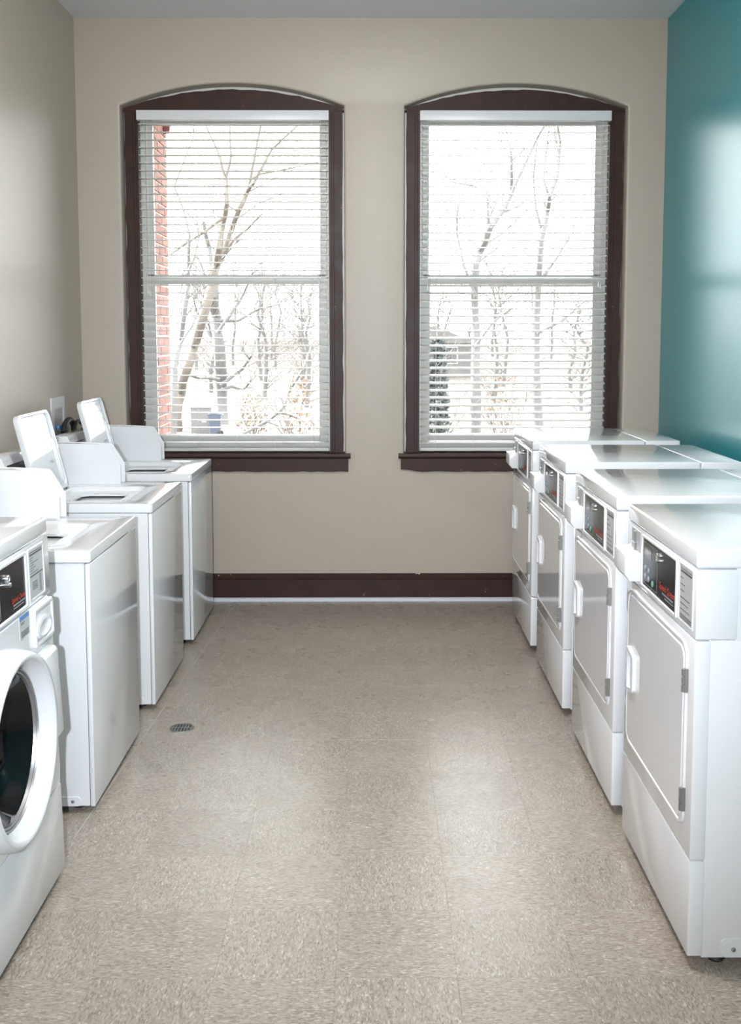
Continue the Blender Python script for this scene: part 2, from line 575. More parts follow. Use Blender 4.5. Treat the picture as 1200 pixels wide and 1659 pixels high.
# baseboard with a stepped cap, pale shoe moulding below
b = MB()
b.prism([(YW, 0.0), (YW - 0.019, 0.0), (YW - 0.019, 0.132), (YW - 0.026, 0.136), (YW - 0.027, 0.146), (YW - 0.016, 0.156), (YW - 0.008, 0.166), (YW, 0.166)], 'x', XL, XR)
o = b.build('baseboard_back', M['base'], angle=25)
tag(o, 'dark brown baseboard with chipped moulded cap along the end wall', kind='structure')
b = MB()
b.prism([(YW - 0.019, 0.0), (YW - 0.034, 0.0), (YW - 0.033, 0.010), (YW - 0.028, 0.018), (YW - 0.019, 0.022)], 'x', XL, XR)
o = b.build('trim_1', M['shoe'])
tag(o, 'pale shoe moulding strip at the foot of the dark baseboard', kind='structure')

# ------------------------------------------------------------------ windows and blinds
def ring_frame(b, x0, x1, z0, z1, w, y0, y1, wt=None, wb=None, bev=0.003):
    wt = w if wt is None else wt
    wb = w if wb is None else wb
    b.box(x0, x0 + w, y0, y1, z0, z1, bev, 1)
    b.box(x1 - w, x1, y0, y1, z0, z1, bev, 1)
    b.box(x0 + w, x1 - w, y0 + 0.001, y1 - 0.001, z1 - wt, z1 - 0.0005, 0)
    b.box(x0 + w, x1 - w, y0 + 0.001, y1 - 0.001, z0 + 0.0005, z0 + wb, 0)

def make_window(num, cx, side):
    r = empty('window_%d' % num, (cx, YW, 0))
    tag(r, 'tall %s window in a dark brown arched casing' % side, kind='structure')
    rr = random.Random(num * 31)
    # side casings, with uneven painted edges
    for s in (-1, 1):
        b = MB()
        n = 26
        inner, outer = 0.560, 0.640
        pts = []
        for i in range(n + 1):
            z = 0.896 + (2.925 - 0.896) * i / n
            pts.append((s * (outer + rr.uniform(-0.003, 0.002)), z))
        pts += [(s * inner, 2.925), (s * inner, 0.896)]
        b.prism(pts, 'y', 0.050, 0.10)
        if s > 0:
            b.box(0.575, 0.590, 0.046, 0.051, 0.896, 2.90, 0.002, 1)
        else:
            b.box(-0.590, -0.575, 0.046, 0.051, 0.896, 2.90, 0.002, 1)
        b.build('casing', M['wood'], r)
    b = MB()
    a = arch(0, 0.645, 2.928, 3.036, 30)
    a = [(x, z + (rr.uniform(-0.0035, 0.0025) if 0 < i < 30 else 0)) for i, (x, z) in enumerate(a)]
    b.prism(list(a) + [(0.645, 2.914), (-0.645, 2.914)], 'y', 0.046, 0.10)
    b.build('arch_head', M['wood'], r)
    # jamb returns behind the casing
    b = MB()
    for s in (-1, 1):
        b.box(min(s * 0.562, s * 0.66), max(s * 0.562, s * 0.66), 0.10, 0.13, 0.86, 2.93)
    b.box(-0.66, 0.66, 0.10, 0.13, 2.915, 3.08)
    b.build('jamb', M['vinyl'], r)
    b = MB()
    b.prism([(-0.030, 0.872), (-0.034, 0.882), (-0.030, 0.895), (0.0, 0.897), (0.13, 0.897), (0.13, 0.866), (-0.018, 0.866)], 'x', -0.686, 0.686)
    b.build('stool', M['wood'], r)
    b = MB()
    n = 30
    bot = [(-0.672 + 1.344 * i / n, 0.789 + rr.uniform(-0.003, 0.002) + (0.012 if (i < 2 and num == 2) else 0)) for i in range(n + 1)]
    b.prism(bot + [(0.672, 0.867), (-0.672, 0.867)], 'y', -0.018, 0.0)
    b.build('apron', M['wood'], r)
    # vinyl frame and the two sashes (upper one further out)
    b = MB()
    ring_frame(b, -0.585, 0.585, 0.885, 2.955, 0.045, 0.13, 0.20, 0.05, 0.045)
    b.build('frame', M['vinyl'], r)
    zm0, zm1 = 1.906, 1.960
    b = MB()
    ring_frame(b, -0.545, 0.545, zm0 + 0.004, 2.91, 0.045, 0.165, 0.195, 0.055, 0.05)
    up = b.build('upper_sash', M['vinyl'], r)
    MB().box(-0.498, 0.498, 0.178, 0.182, zm1 - 0.002, 2.86).build('glass_pane', M['glass'], up)
    b = MB()
    ring_frame(b, -0.545, 0.545, 0.915, zm1 + 0.006, 0.052, 0.132, 0.163, 0.052, 0.075)
    b.box(-0.49, 0.49, 0.128, 0.134, zm1 - 0.004, zm1 + 0.006, 0.002, 1)
    lo = b.build('lower_sash', M['vinyl'], r)
    MB().box(-0.492, 0.492, 0.146, 0.150, 0.988, zm0 + 0.003).build('glass_pane', M['glass'], lo)
    for s in (-1, 1):
        b = MB()
        b.box(s * 0.515 - 0.018, s * 0.515 + 0.018, 0.124, 0.133, 1.958, 1.966, 0.002, 1)
        b.build('latch', M['latch'], lo)
    b = MB()
    b.box(-0.05, 0.05, 0.122, 0.133, 0.965, 0.975, 0.002, 1) if num == 2 else b.box(0.27, 0.35, 0.122, 0.133, 0.942, 0.948, 0.002, 1)
    b.build('sash_pull', M['vinyl'], lo)
    return r

slat_me = None
def make_blind(cx, num, side, tilt, label):
    global slat_me
    r = empty('window_blind', (cx, YW + 0.058, 2.90))
    tag(r, label, 'blind', 'venetian blinds in the two windows')
    L = 0.5535
    b = MB()
    b.box(-0.562, 0.562, -0.040, -0.030, -0.045, 0.013, 0.003, 2)
    b.box(-0.562, -0.552, -0.032, 0.0, -0.045, 0.013, 0.002, 1)
    b.box(0.552, 0.562, -0.032, 0.0, -0.045, 0.013, 0.002, 1)
    b.build('valance', M['valance'], r)
    MB().box(-L, L, -0.027, 0.027, -0.038, 0.010, 0.002, 1).build('head_rail', M['valance'], r)
    if slat_me is None:
        b = MB()
        prof = []
        for i in range(4):
            t = -1 + 2 * i / 3
            prof.append((t * 0.0245, 0.0026 * (1 - t * t)))
        prof = prof + [(y, z - 0.0040) for y, z in reversed(prof)]
        b.prism(prof, 'x', -L, L)
        o = b.build('slat', M['slat'], r, angle=40)
        slat_me = o.data
        bpy.data.objects.remove(o)
    z0, pitch, n = -0.062, 0.0447, 43
    for k in range(n):
        link_mesh('slat', slat_me, r, (0, 0, z0 - k * pitch), (tilt + rng.uniform(-0.012, 0.012), rng.uniform(-0.0008, 0.0008), 0))
    zb = z0 - n * pitch
    b = MB()
    b.box(-L, L, -0.025, 0.025, zb - 0.010, zb + 0.010, 0.003, 2)
    b.build('bottom_rail', M['slat'], r)
    for x in (-0.46, -0.235, 0.0, 0.235, 0.46):
        b = MB()
        for y in (-0.0262, 0.0262):
            b.tube([(x, y, -0.03), (x, y, zb)], 0.0009, 5)
        b.build('ladder_cord', M['cord'], r)
    for x, zz in ((-0.515, -1.02 if num == 1 else -1.0), (0.50, -0.98)):
        b = MB()
        b.tube([(x, -0.034, -0.035), (x - 0.003, -0.035, -0.5), (x + 0.002, -0.034, zz)], 0.0011, 5)
        b.tube([(x + 0.014, -0.034, -0.035), (x + 0.013, -0.035, -0.5), (x + 0.014, -0.034, zz - 0.012)], 0.0011, 5)
        pc = b.build('pull_cord', M['cord'], r)
        b = MB()
        b.lathe_z([(zz + 0.002, 0.002), (zz - 0.006, 0.004), (zz - 0.030, 0.0055), (zz - 0.033, 0.003)], x + 0.002, -0.034, 8, True, True)
        b.lathe_z([(zz - 0.010, 0.002), (zz - 0.018, 0.004), (zz - 0.042, 0.0055), (zz - 0.045, 0.003)], x + 0.014, -0.034, 8, True, True)
        b.build('tassel', M['cord'], pc)
    return r

make_window(1, WINS[0][0], 'left')
make_window(2, WINS[1][0], 'right')
make_blind(WINS[0][0], 1, 'left', 0.02, 'white slatted blind lowered in the left window beside the brick pillar')
make_blind(WINS[1][0], 2, 'right', 0.22, 'white slatted blind glowing with sun in the right window above dryers')

# ------------------------------------------------------------------ machines
def text_rot(face):
    # stands upright on a face that looks along -x (dryers) or +x (washers)
    return (PI / 2, 0, -PI / 2) if face < 0 else (PI / 2, 0, PI / 2)

def print_lines(b, xa, xb, lines):
    for y0, y1, z, h in lines:
        b.box(xa, xb, min(y0, y1), max(y0, y1), z - h / 2, z + h / 2)

def make_dryer():
    """front at x = 0 facing -x, near side at y = 0, body towards +x"""
    W, D, H = 0.687, 0.735, 1.08
    r = empty('clothes_dryer')
    w = M['white']
    b = MB()
    b.box(0.036, D, 0.003, W - 0.003, 0.028, 0.852, 0.004, 2)
    b.box(0.100, D, 0.003, W - 0.003, 0.846, 1.034, 0.003, 1)
    b.build('cabinet', w, r)
    b = MB()
    b.box(0, 0.56, 0, W, 1.031, H, 0.007, 3)
    b.box(0.562, D, 0.001, W - 0.001, 1.031, H - 0.0015, 0.006, 3)
    b.build('top_panel', w, r)
    # fascia with a raised surround for the controls
    b = MB()
    b.box(0, 0.104, 0, W, 0.853, 1.029, 0.004, 2)
    b.build('fascia', w, r)
    # control panel
    y0, y1, z0, z1 = 0.163, 0.498, 0.874, 1.013
    b = MB()
    o_ = rrect(y0 - 0.012, y1 + 0.012, z0 - 0.010, z1 + 0.008, 0.008)
    i_ = rrect(y0, y1, z0, z1, 0.004)
    b.rings([[(0.001, y, z) for y, z in o_], [(-0.0055, y, z) for y, z in rrect(y0 - 0.010, y1 + 0.010, z0 - 0.008, z1 + 0.006, 0.007)],
             [(-0.0055, y, z) for y, z in rrect(y0 - 0.002, y1 + 0.002, z0 - 0.002, z1 + 0.002, 0.005)], [(0.0, y, z) for y, z in i_]])
    b.build('bezel', w, r)
    b = MB()
    b.prism(rrect(y0, y1, z0, z1, 0.004), 'x', -0.0015, 0.002)
    cp = b.build('control_panel', M['black'], r)
    b = MB()
    b.box(-0.0022, -0.001, 0.405, 0.470, 0.962, 0.992)
    b.build('display', M['lcd'], cp)
    b = MB()
    for (ya, yb, za, zb) in ((0.345, 0.488, 1.0015, 1.0027), (0.345, 0.488, 0.882, 0.8832), (0.345, 0.3462, 0.882, 1.0027)):
        b.box(-0.0022, -0.001, ya, yb, za, zb)
    b.build('outline_print', M['greyprint'], cp)
    for (yy, zz) in ((0.468, 0.928), (0.432, 0.926), (0.468, 0.904), (0.432, 0.902)):
        b = MB()
        b.lathe_x([(-0.001, 0.0085), (-0.0035, 0.0080), (-0.004, 0.006)], yy, zz, 14, False, True)
        b.build('button', M['button'], cp)
    b = MB()
    b.lathe_x([(-0.001, 0.009), (-0.0035, 0.0085), (-0.004, 0.006)], 0.390, 0.898, 14, False, True)
    b.build('start_button', M['green'], cp)
    b = MB()
    b.lathe_x([(-0.001, 0.0088), (-0.007, 0.0088), (-0.009, 0.0075), (-0.009, 0.005), (-0.0075, 0.004)], 0.330, 0.992, 16, False, True)
    b.lathe_x([(-0.001, 0.0055), (-0.010, 0.0055), (-0.012, 0.004)], 0.327, 0.979, 12, False, True)
    b.build('key_lock', M['chrome'], cp)
    text_mesh('brand_print', 'Speed Queen', 0.027, M['red'], cp, (-0.0022, 0.248, 0.906), text_rot(-1), 0.28)
    b = MB()
    print_lines(b, -0.0022, -0.001, [(0.19, 0.292, 0.897, 0.005), (0.19, 0.268, 0.888, 0.003)])
    b.build('small_print', M['greyprint'], cp)
    # instruction label in its own shallow frame
    b = MB()
    b.rings([[(0.001, y, z) for y, z in rrect(0.020, 0.142, 0.866, 1.022, 0.006)], [(-0.003, y, z) for y, z in rrect(0.022, 0.140, 0.868, 1.020, 0.006)],
             [(-0.003, y, z) for y, z in rrect(0.026, 0.136, 0.872, 1.016, 0.005)], [(0.0, y, z) for y, z in rrect(0.027, 0.135, 0.873, 1.015, 0.005)]])
    b.build('label_frame', w, r)
    b = MB()
    b.prism(rrect(0.027, 0.135, 0.873, 1.015, 0.004), 'x', -0.001, 0.002)
    lb = b.build('instruction_label', M['label'], r)
    b = MB()
    L = [(0.034, 0.128, 1.007, 0.0016), (0.036, 0.126, 1.000, 0.005)]
    for k, (ln, z) in enumerate(((0.026, 0.983), (0.036, 0.966), (0.032, 0.950), (0.078, 0.932), (0.066, 0.917), (0.078, 0.902))):
        L.append((0.128 - ln, 0.128, z, 0.0018))
    L += [(0.034, 0.128, 0.888, 0.0016), (0.034, 0.128, 0.8845, 0.0010), (0.034, 0.128, 0.880, 0.0022)]
    print_lines(b, -0.0018, -0.0005, L)
    b.build('label_print', M['ink'], lb)
    # coin slot plate and coin box
    b = MB()
    b.box(-0.002, 0.003, 0.531, 0.632, 0.905, 1.020, 0.001, 1)
    sp = b.build('slot_plate', M['grey'], r)
    b = MB()
    b.box(-0.007, -0.001, 0.578, 0.588, 0.984, 1.016, 0.002, 1)
    b.box(-0.007, -0.001, 0.578, 0.588, 0.950, 0.978, 0.002, 1)
    b.box(-0.011, -0.001, 0.570, 0.598, 0.979, 0.983, 0.0015, 1)
    b.box(-0.020, -0.001, 0.580, 0.586, 0.944, 0.949, 0.0015, 1)
    b.build('coin_slot', M['chrome'], sp)
    b = MB()
    b.prism([(-0.046, 0.893), (-0.046, 0.952), (-0.0, 0.957), (0.002, 0.957), (0.002, 0.872), (-0.030, 0.872)], 'y', 0.530, 0.668, 0.003)
    b.build('coin_box', M['plastic'], r)
    # front panel with the door let into it
    b = MB()
    b.box(0, 0.040, 0, W, 0.2875, 0.8500, 0.0045, 2)
    b.build('front_panel', w, r)
    o_ = rrect(0.050, 0.646, 0.346, 0.830, 0.042, 6)
    b = MB()
    b.rings([[(0.001, y, z) for y, z in o_], [(-0.004, y, z) for y, z in o_], [(-0.0062, y, z) for y, z in rrect(0.0522, 0.6438, 0.3482, 0.8278, 0.040, 6)],
             [(-0.0062, y, z) for y, z in rrect(0.0585, 0.6375, 0.3545, 0.8215, 0.036, 6)], [(-0.0036, y, z) for y, z in rrect(0.0610, 0.6350, 0.3570, 0.8190, 0.034, 6)],
             [(-0.0036, y, z) for y, z in rrect(0.0660, 0.6300, 0.3620, 0.8140, 0.032, 6)], [(-0.0070, y, z) for y, z in rrect(0.0690, 0.6270, 0.3650, 0.8110, 0.030, 6)]], False, True)
    door = b.build('door', w, r, angle=20)
    b = MB()
    out = [(0.600, 0.516), (0.604, 0.520), (0.604, 0.650), (0.600, 0.656), (0.535, 0.642), (0.528, 0.634), (0.528, 0.538), (0.535, 0.530)]
    inn = [(0.592, 0.530), (0.594, 0.534), (0.594, 0.637), (0.592, 0.641), (0.550, 0.632), (0.546, 0.628), (0.546, 0.543), (0.550, 0.539)]
    b.rings([[(-0.006, y, z) for y, z in out], [(-0.018, y, z) for y, z in out], [(-0.018, y, z) for y, z in inn], [(-0.0075, y, z) for y, z in inn]], False, False)
    b.build('handle', M['plastic'], door)
    for zz in (0.734, 0.424):
        b = MB()
        b.box(-0.010, 0.0, 0.046, 0.058, zz - 0.031, zz + 0.031, 0.001, 1)
        for q in (-0.021, 0.0, 0.021):
            b.tube([(-0.010, 0.052, zz + q - 0.0085), (-0.010, 0.052, zz + q + 0.0085)], 0.0055, 8)
        b.build('hinge', M['steel'], r)
    b = MB()
    b.box(0, 0.040, 0, W, 0.034, 0.2845, 0.005, 2)
    b.build('kick_panel', w, r)
    b = MB()
    b.prism(rrect(0.086, 0.66, 0.031, 0.080, 0.012), 'y', 0.0005, 0.006, 0.0015, 1, True)
    br = b.build('base_bracket', w, r)
    b = MB()
    b.rings([[(0.118 + q * math.cos(2 * PI * k / 10), yy, 0.052 + q * math.sin(2 * PI * k / 10)) for k in range(10)] for yy, q in ((0.001, 0.0062), (-0.002, 0.0055), (-0.0032, 0.003))], False, True)
    b.build('screw', M['steel'], br)
    for (fx, fy) in ((0.09, 0.05), (0.09, W - 0.05), (D - 0.06, 0.05), (D - 0.06, W - 0.05)):
        b = MB()
        b.lathe_z([(0.0, 0.021), (0.006, 0.024), (0.016, 0.020), (0.018, 0.009), (0.034, 0.009)], fx, fy, 12, True, True)
        b.build('foot', M['rubber'], r)
    return r

def make_washer():
    """top loader: front at x = 0 facing +x, near side at y = 0, body towards -x"""
    W, D, H = 0.66, 0.70, 0.895
    r = empty('top_load_washer')
    w = M['white']
    b = MB()
    b.box(-D, -0.0185, 0.002, W - 0.002, 0.024, 0.853, 0.003, 1)
    b.build('cabinet', w, r)
    MB().box(-0.0165, 0, 0, W, 0.024, 0.8515, 0.004, 2).build('front_panel', w, r)
    # deck with a rounded well and a round tub opening
    k = 8
    O = lambda g: rrect(-D + g, 0.002 - g, -0.001 + g, W + 0.001 - g, max(0.014 - g, 0.003), k)
    I = lambda g, r_=0.045: rrect(-0.475 + g, -0.125 - g, 0.085 + g, 0.505 - g, r_, k)
    cx, cy, rad = -0.30, 0.295, 0.150
    ang = [math.atan2((y - cy), (x - cx)) for x, y in I(0)]
    circ = lambda q: [(cx + q * math.cos(t), cy + q * math.sin(t)) for t in ang]
    b = MB()
    P3 = lambda pts, z: [(x, y, z) for x, y in pts]
    b.rings([P3(O(0.004), 0.8545), P3(O(0.0), 0.858), P3(O(0.0), 0.889), P3(O(0.0018), 0.8935), P3(O(0.006), 0.895),
             P3(I(-0.006, 0.05), 0.895), P3(I(-0.001, 0.046), 0.8935), P3(I(0.004), 0.888), P3(I(0.012), 0.874), P3(I(0.022, 0.04), 0.870), P3(circ(rad + 0.004), 0.870)], True, False)
    b.build('deck', w, r, angle=28)
    b = MB()
    b.rings([P3(circ(rad + 0.006), 0.869), P3(circ(rad), 0.871), P3(circ(rad - 0.005), 0.869), P3(circ(rad - 0.006), 0.862)])
    b.build('tub_ring', M['tubring'], r)
    b = MB()
    b.rings([P3(circ(rad - 0.004), 0.8645), P3(circ(rad + 0.01), 0.860), P3(circ(rad + 0.03), 0.84), P3(circ(rad + 0.05), 0.50), P3(circ(0.05), 0.48)], False, True)
    b.build('wash_tub', M['dark'], r)
    # lid, standing open against the console
    lid_c = Vector((-0.483, 0, 0.902))
    a = math.radians(14.0)
    up = Vector((-math.sin(a), 0, math.cos(a)))
    nrm = Vector((math.cos(a), 0, math.sin(a)))
    Lp = lambda u, v, d: tuple(lid_c + up * v + nrm * d + Vector((0, u, 0)))
    ring = lambda g, d, r_: [Lp(u, v, d) for u, v in rrect(0.052 + g, 0.468 - g, 0.0 + g, 0.372 - g, r_, 6)]
    b = MB()
    b.rings([ring(0.010, -0.026, 0.03), ring(0.002, -0.024, 0.036), ring(0.0, -0.020, 0.04), ring(0.0, -0.003, 0.04), ring(0.002, 0.0, 0.038), ring(0.012, 0.0, 0.032), ring(0.017, -0.010, 0.028)], True, True)
    lid = b.build('lid', w, r, angle=28)
    b = MB()
    b.rings([[Lp(u, v, d) for u, v in rrect(0.44 + g, 0.452 - g, 0.03 + g, 0.24 - g, 0.005, 3)] for g, d in ((0, -0.0105), (0.002, -0.004))], False, True)
    b.rings([[Lp(u, v, d) for u, v in rrect(0.418 + g, 0.424 - g, 0.03 + g, 0.24 - g, 0.002, 3)] for g, d in ((0, -0.0105), (0.001, -0.006))], False, True)
    b.build('lid_rib', M['plastic'], lid)
    b = MB()
    for (u0, u1, v0, v1) in ((0.33, 0.375, 0.128, 0.142), (0.10, 0.30, 0.116, 0.118), (0.10, 0.26, 0.108, 0.110), (0.12, 0.36, 0.098, 0.100), (0.12, 0.22, 0.088, 0.090)):
        b.rings([[Lp(u, v, -0.0095) for u, v in ((u0, v0), (u1, v0), (u1, v1), (u0, v1))]], False, True)
    b.build('lid_print', M['label'], lid)
    b = MB()
    b.rings([[Lp(0.075 + q * math.cos(t * PI / 4), 0.215 + q * math.sin(t * PI / 4), d) for t in range(8)] for q, d in ((0.007, -0.0105), (0.005, -0.004))], False, True)
    b.build('lid_bumper', M['ink'], lid)
    b = MB()
    for u in (0.07, 0.45):
        b.tube([Lp(u - 0.012, -0.004, -0.006), Lp(u + 0.014, -0.004, -0.006)], 0.006, 8)
    b.build('hinge_pin', M['steel'], lid)
    # rear console with a dark overlay on its sloping face
    b = MB()
    b.prism([(-D, 0.893), (-0.545, 0.893), (-0.548, 0.915), (-0.620, 1.070), (-0.630, 1.088), (-D, 1.088)], 'y', 0.0, 0.566, 0.004)
    b.build('console', w, r)
    b = MB()
    sl = Vector((-0.072, 0, 0.155)).normalized()
    nn = Vector((0.155, 0, 0.072)).normalized()
    base = Vector((-0.5575, 0, 0.930))
    q = lambda u, v, d: tuple(base + sl * v + nn * d + Vector((0, u, 0)))
    b.rings([[q(u, v, 0.0005) for u, v in rrect(0.02, 0.55, 0.0, 0.135, 0.006, 3)], [q(u, v, 0.003) for u, v in rrect(0.021, 0.549, 0.001, 0.134, 0.006, 3)]], False, True)
    b.build('console_overlay', M['black'], r)
    # coin meter case on the far end of the deck, its front face sunk between two side flanges
    out = [(-0.700, 0.8945), (-0.268, 0.8945), (-0.268, 0.986), (-0.322, 1.076), (-0.332, 1.083), (-0.470, 1.089), (-0.700, 1.091)]
    core = [(-0.699, 0.8948), (-0.288, 0.8948), (-0.288, 0.975), (-0.362, 1.0775), (-0.470, 1.0865), (-0.699, 1.0885)]
    b = MB()
    b.prism(core, 'y', 0.569, 0.654)
    b.prism(out, 'y', 0.568, 0.5715, 0.0012, 1)
    b.prism(out, 'y', 0.6515, 0.655, 0.0012, 1)
    mc = b.build('meter_case', w, r, angle=25)
    b = MB()
    b.box(-0.289, -0.2855, 0.578, 0.645, 0.905, 0.972, 0.001, 1)
    b.build('coin_door', M['plastic'], mc)
    # base bracket with screw, feet
    b = MB()
    b.prism(rrect(-0.62, -0.05, 0.026, 0.058, 0.008), 'y', -0.0008, 0.004, 0.0012, 1, True)
    br = b.build('base_bracket', w, r)
    b = MB()
    b.rings([[(-0.075 + q2 * math.cos(2 * PI * t / 10), yy, 0.042 + q2 * math.sin(2 * PI * t / 10)) for t in range(10)] for yy, q2 in ((0.0, 0.006), (-0.003, 0.0055), (-0.004, 0.003))], False, True)
    b.build('screw', M['steel'], br)
    for (fx, fy) in ((-0.07, 0.06), (-0.07, W - 0.06), (-D + 0.06, 0.06), (-D + 0.06, W - 0.06)):
        b = MB()
        b.lathe_z([(0.0, 0.019), (0.006, 0.021), (0.014, 0.018), (0.016, 0.008), (0.03, 0.008)], fx, fy, 12, True, True)
        b.build('foot', M['rubber'], r)
    return r

def make_front_loader():
    W, D, H = 0.683, 0.735, 1.08
    r = empty('front_load_washer')
    w = M['white']
    b = MB()
    b.box(-D, -0.124, 0.003, W - 0.003, 0.028, 1.034, 0.004, 2)
    b.build('cabinet', w, r)
    MB().box(-D, 0, 0, W, 1.030, H, 0.008, 3).build('top_panel', w, r)
    MB().box(-0.126, 0, 0, W, 0.860, 1.028, 0.004, 2).build('fascia', w, r)
    cy, cz = 0.284, 0.552
    def around(g):
        out = []
        for t in range(64):
            a = 2 * PI * t / 64 + 1e-4
            c, q = math.cos(a), math.sin(a)
            hy = (W - g - cy) if c > 0 else (cy - g)
            hz = (0.8575 - g - cz) if q > 0 else (cz - 0.2905 - g)
            m = min(hy / max(abs(c), 1e-6), hz / max(abs(q), 1e-6))
            out.append((cy + c * m, cz + q * m))
        return out
    ring_c = lambda q: [(cy + q * math.cos(2 * PI * t / 64 + 1e-4), cz + q * math.sin(2 * PI * t / 64 + 1e-4)) for t in range(64)]
    b = MB()
    b.rings([[(x, y, z) for y, z in L_] for x, L_ in ((-0.126, around(0)), (-0.003, around(0)), (0.0, around(0.003)), (0.0, ring_c(0.218)), (-0.126, ring_c(0.218)), (-0.126, around(0)))])
    b.build('front_panel', w, r)
    MB().box(-0.126, 0, 0, W, 0.030, 0.287, 0.005, 2).build('kick_panel', w, r)
    y0, y1, z0, z1 = 0.135, 0.472, 0.878, 1.011
    b = MB()
    b.rings([[(-0.001, y, z) for y, z in rrect(y0 - 0.012, y1 + 0.012, z0 - 0.010, z1 + 0.010, 0.008)], [(0.0055, y, z) for y, z in rrect(y0 - 0.010, y1 + 0.010, z0 - 0.008, z1 + 0.008, 0.007)],
             [(0.0055, y, z) for y, z in rrect(y0 - 0.003, y1 + 0.003, z0 - 0.003, z1 + 0.003, 0.005)], [(0.0, y, z) for y, z in rrect(y0, y1, z0, z1, 0.004)]])
    b.build('bezel', w, r)
    b = MB()
    b.prism(rrect(y0, y1, z0, z1, 0.004), 'x', -0.002, 0.0015)
    cp = b.build('control_panel', M['black'], r)
    b = MB()
    b.box(0.001, 0.0022, 0.175, 0.24, 0.955, 0.988)
    b.build('display', M['lcd'], cp)
    b = MB()
    for (ya, yb, za, zb) in ((0.15, 0.282, 0.9995, 1.0007), (0.15, 0.282, 0.886, 0.8872), (0.2808, 0.282, 0.886, 1.0007)):
        b.box(0.001, 0.0022, ya, yb, za, zb)
    b.build('outline_print', M['greyprint'], cp)
    for (yy, zz) in ((0.172, 0.926), (0.205, 0.926), (0.172, 0.902), (0.205, 0.902)):
        b = MB()
        b.lathe_x([(0.001, 0.0085), (0.0035, 0.0080), (0.004, 0.006)], yy, zz, 14, False, True)
        b.build('button', M['button'], cp)
    b = MB()
    b.lathe_x([(0.001, 0.010), (0.0035, 0.0095), (0.004, 0.007)], 0.262, 0.903, 14, False, True)
    b.build('start_button', M['green'], cp)
    b = MB()
    b.lathe_x([(0.001, 0.0105), (0.008, 0.0105), (0.011, 0.009), (0.011, 0.006), (0.009, 0.005)], 0.330, 0.982, 16, False, True)
    b.lathe_x([(0.001, 0.0065), (0.014, 0.0065), (0.016, 0.005)], 0.328, 0.966, 12, False, True)
    b.build('key_lock', M['chrome'], cp)
    text_mesh('brand_print', 'Speed Queen', 0.020, M['red'], cp, (0.0022, 0.415, 0.906), text_rot(1), 0.28)
    b = MB()
    print_lines(b, 0.001, 0.0022, [(0.375, 0.462, 0.898, 0.004), (0.375, 0.452, 0.890, 0.003)])
    b.build('small_print', M['greyprint'], cp)
    b = MB()
    b.rings([[(-0.001, y, z) for y, z in rrect(0.500, 0.634, 0.870, 1.020, 0.006)], [(0.003, y, z) for y, z in rrect(0.502, 0.632, 0.872, 1.018, 0.006)],
             [(0.003, y, z) for y, z in rrect(0.508, 0.626, 0.878, 1.012, 0.005)], [(0.0, y, z) for y, z in rrect(0.509, 0.625, 0.879, 1.011, 0.005)]])
    b.build('label_frame', w, r)
    b = MB()
    b.prism(rrect(0.509, 0.625, 0.879, 1.011, 0.004), 'x', -0.002, 0.001)
    lb = b.build('instruction_label', M['label'], r)
    b = MB()
    L = [(0.513, 0.62, 1.006, 0.0014), (0.515, 0.618, 1.000, 0.0045)]
    for ln, z in ((0.03, 0.990), (0.02, 0.984), (0.07, 0.977), (0.03, 0.970), (0.045, 0.963), (0.03, 0.956), (0.065, 0.949)):
        L.append((0.517, 0.517 + ln, z, 0.0014))
    L += [(0.515, 0.618, 0.941, 0.0035)]
    for q in range(5):
        L.append((0.530, 0.570, 0.922 - q * 0.005, 0.0015))
    for q in range(12):
        L.append((0.588, 0.606, 0.934 - q * 0.0042, 0.0012))
    print_lines(b, 0.0005, 0.0016, L)
    b.build('label_print', M['ink'], lb)
    # detergent drawer front with a scooped grip
    b = MB()
    yc = lambda g, d, rr_: [(d, y, z) for y, z in rrect(0.508 + g, 0.668 - g, 0.742 + g, 0.852 - g, rr_)]
    b.rings([yc(0, -0.001, 0.010), yc(0.0, 0.008, 0.010), yc(0.003, 0.011, 0.009), yc(0.010, 0.011, 0.007), yc(0.013, 0.007, 0.006)], False, True)
    dr = b.build('detergent_drawer', M['plastic'], r, angle=28)
    b = MB()
    sc = [(0.57 + 0.062 * math.cos(t * 2 * PI / 24), 0.788 + 0.030 * math.sin(t * 2 * PI / 24)) for t in range(24)]
    sc2 = [(0.57 + 0.050 * math.cos(t * 2 * PI / 24), 0.786 + 0.022 * math.sin(t * 2 * PI / 24)) for t in range(24)]
    b.rings([[(0.0072, y, z) for y, z in sc], [(0.016, y, z + 0.004) for y, z in sc], [(0.018, y, z + 0.004) for y, z in sc2], [(0.009, y, z) for y, z in sc2]], False, True)
    b.build('drawer_grip', M['plastic'], dr)
    b = MB()
    b.box(-0.001, 0.0012, 0.412, 0.488, 0.795, 0.857)
    st = b.build('sticker', M['label'], r)
    MB().box(0.001, 0.0019, 0.413, 0.487, 0.845, 0.8565).build('sticker_band', M['blue'], st)
    b = MB()
    L = [(0.42, 0.45, 0.838, 0.0015), (0.42, 0.445, 0.834, 0.0015)]
    L += [(0.42, 0.48, 0.814 - q * 0.0035, 0.0012) for q in range(5)]
    print_lines(b, 0.001, 0.0019, L)
    b.build('sticker_print', M['ink'], st)
    # round door
    b = MB()
    b.lathe_x([(-0.004, 0.249), (0.014, 0.2485), (0.034, 0.246), (0.046, 0.242), (0.052, 0.236), (0.053, 0.230), (0.051, 0.224), (0.044, 0.219), (0.012, 0.204), (0.004, 0.202)], cy, cz, 80)
    door = b.build('door', M['plastic'], r, angle=40)
    b = MB()
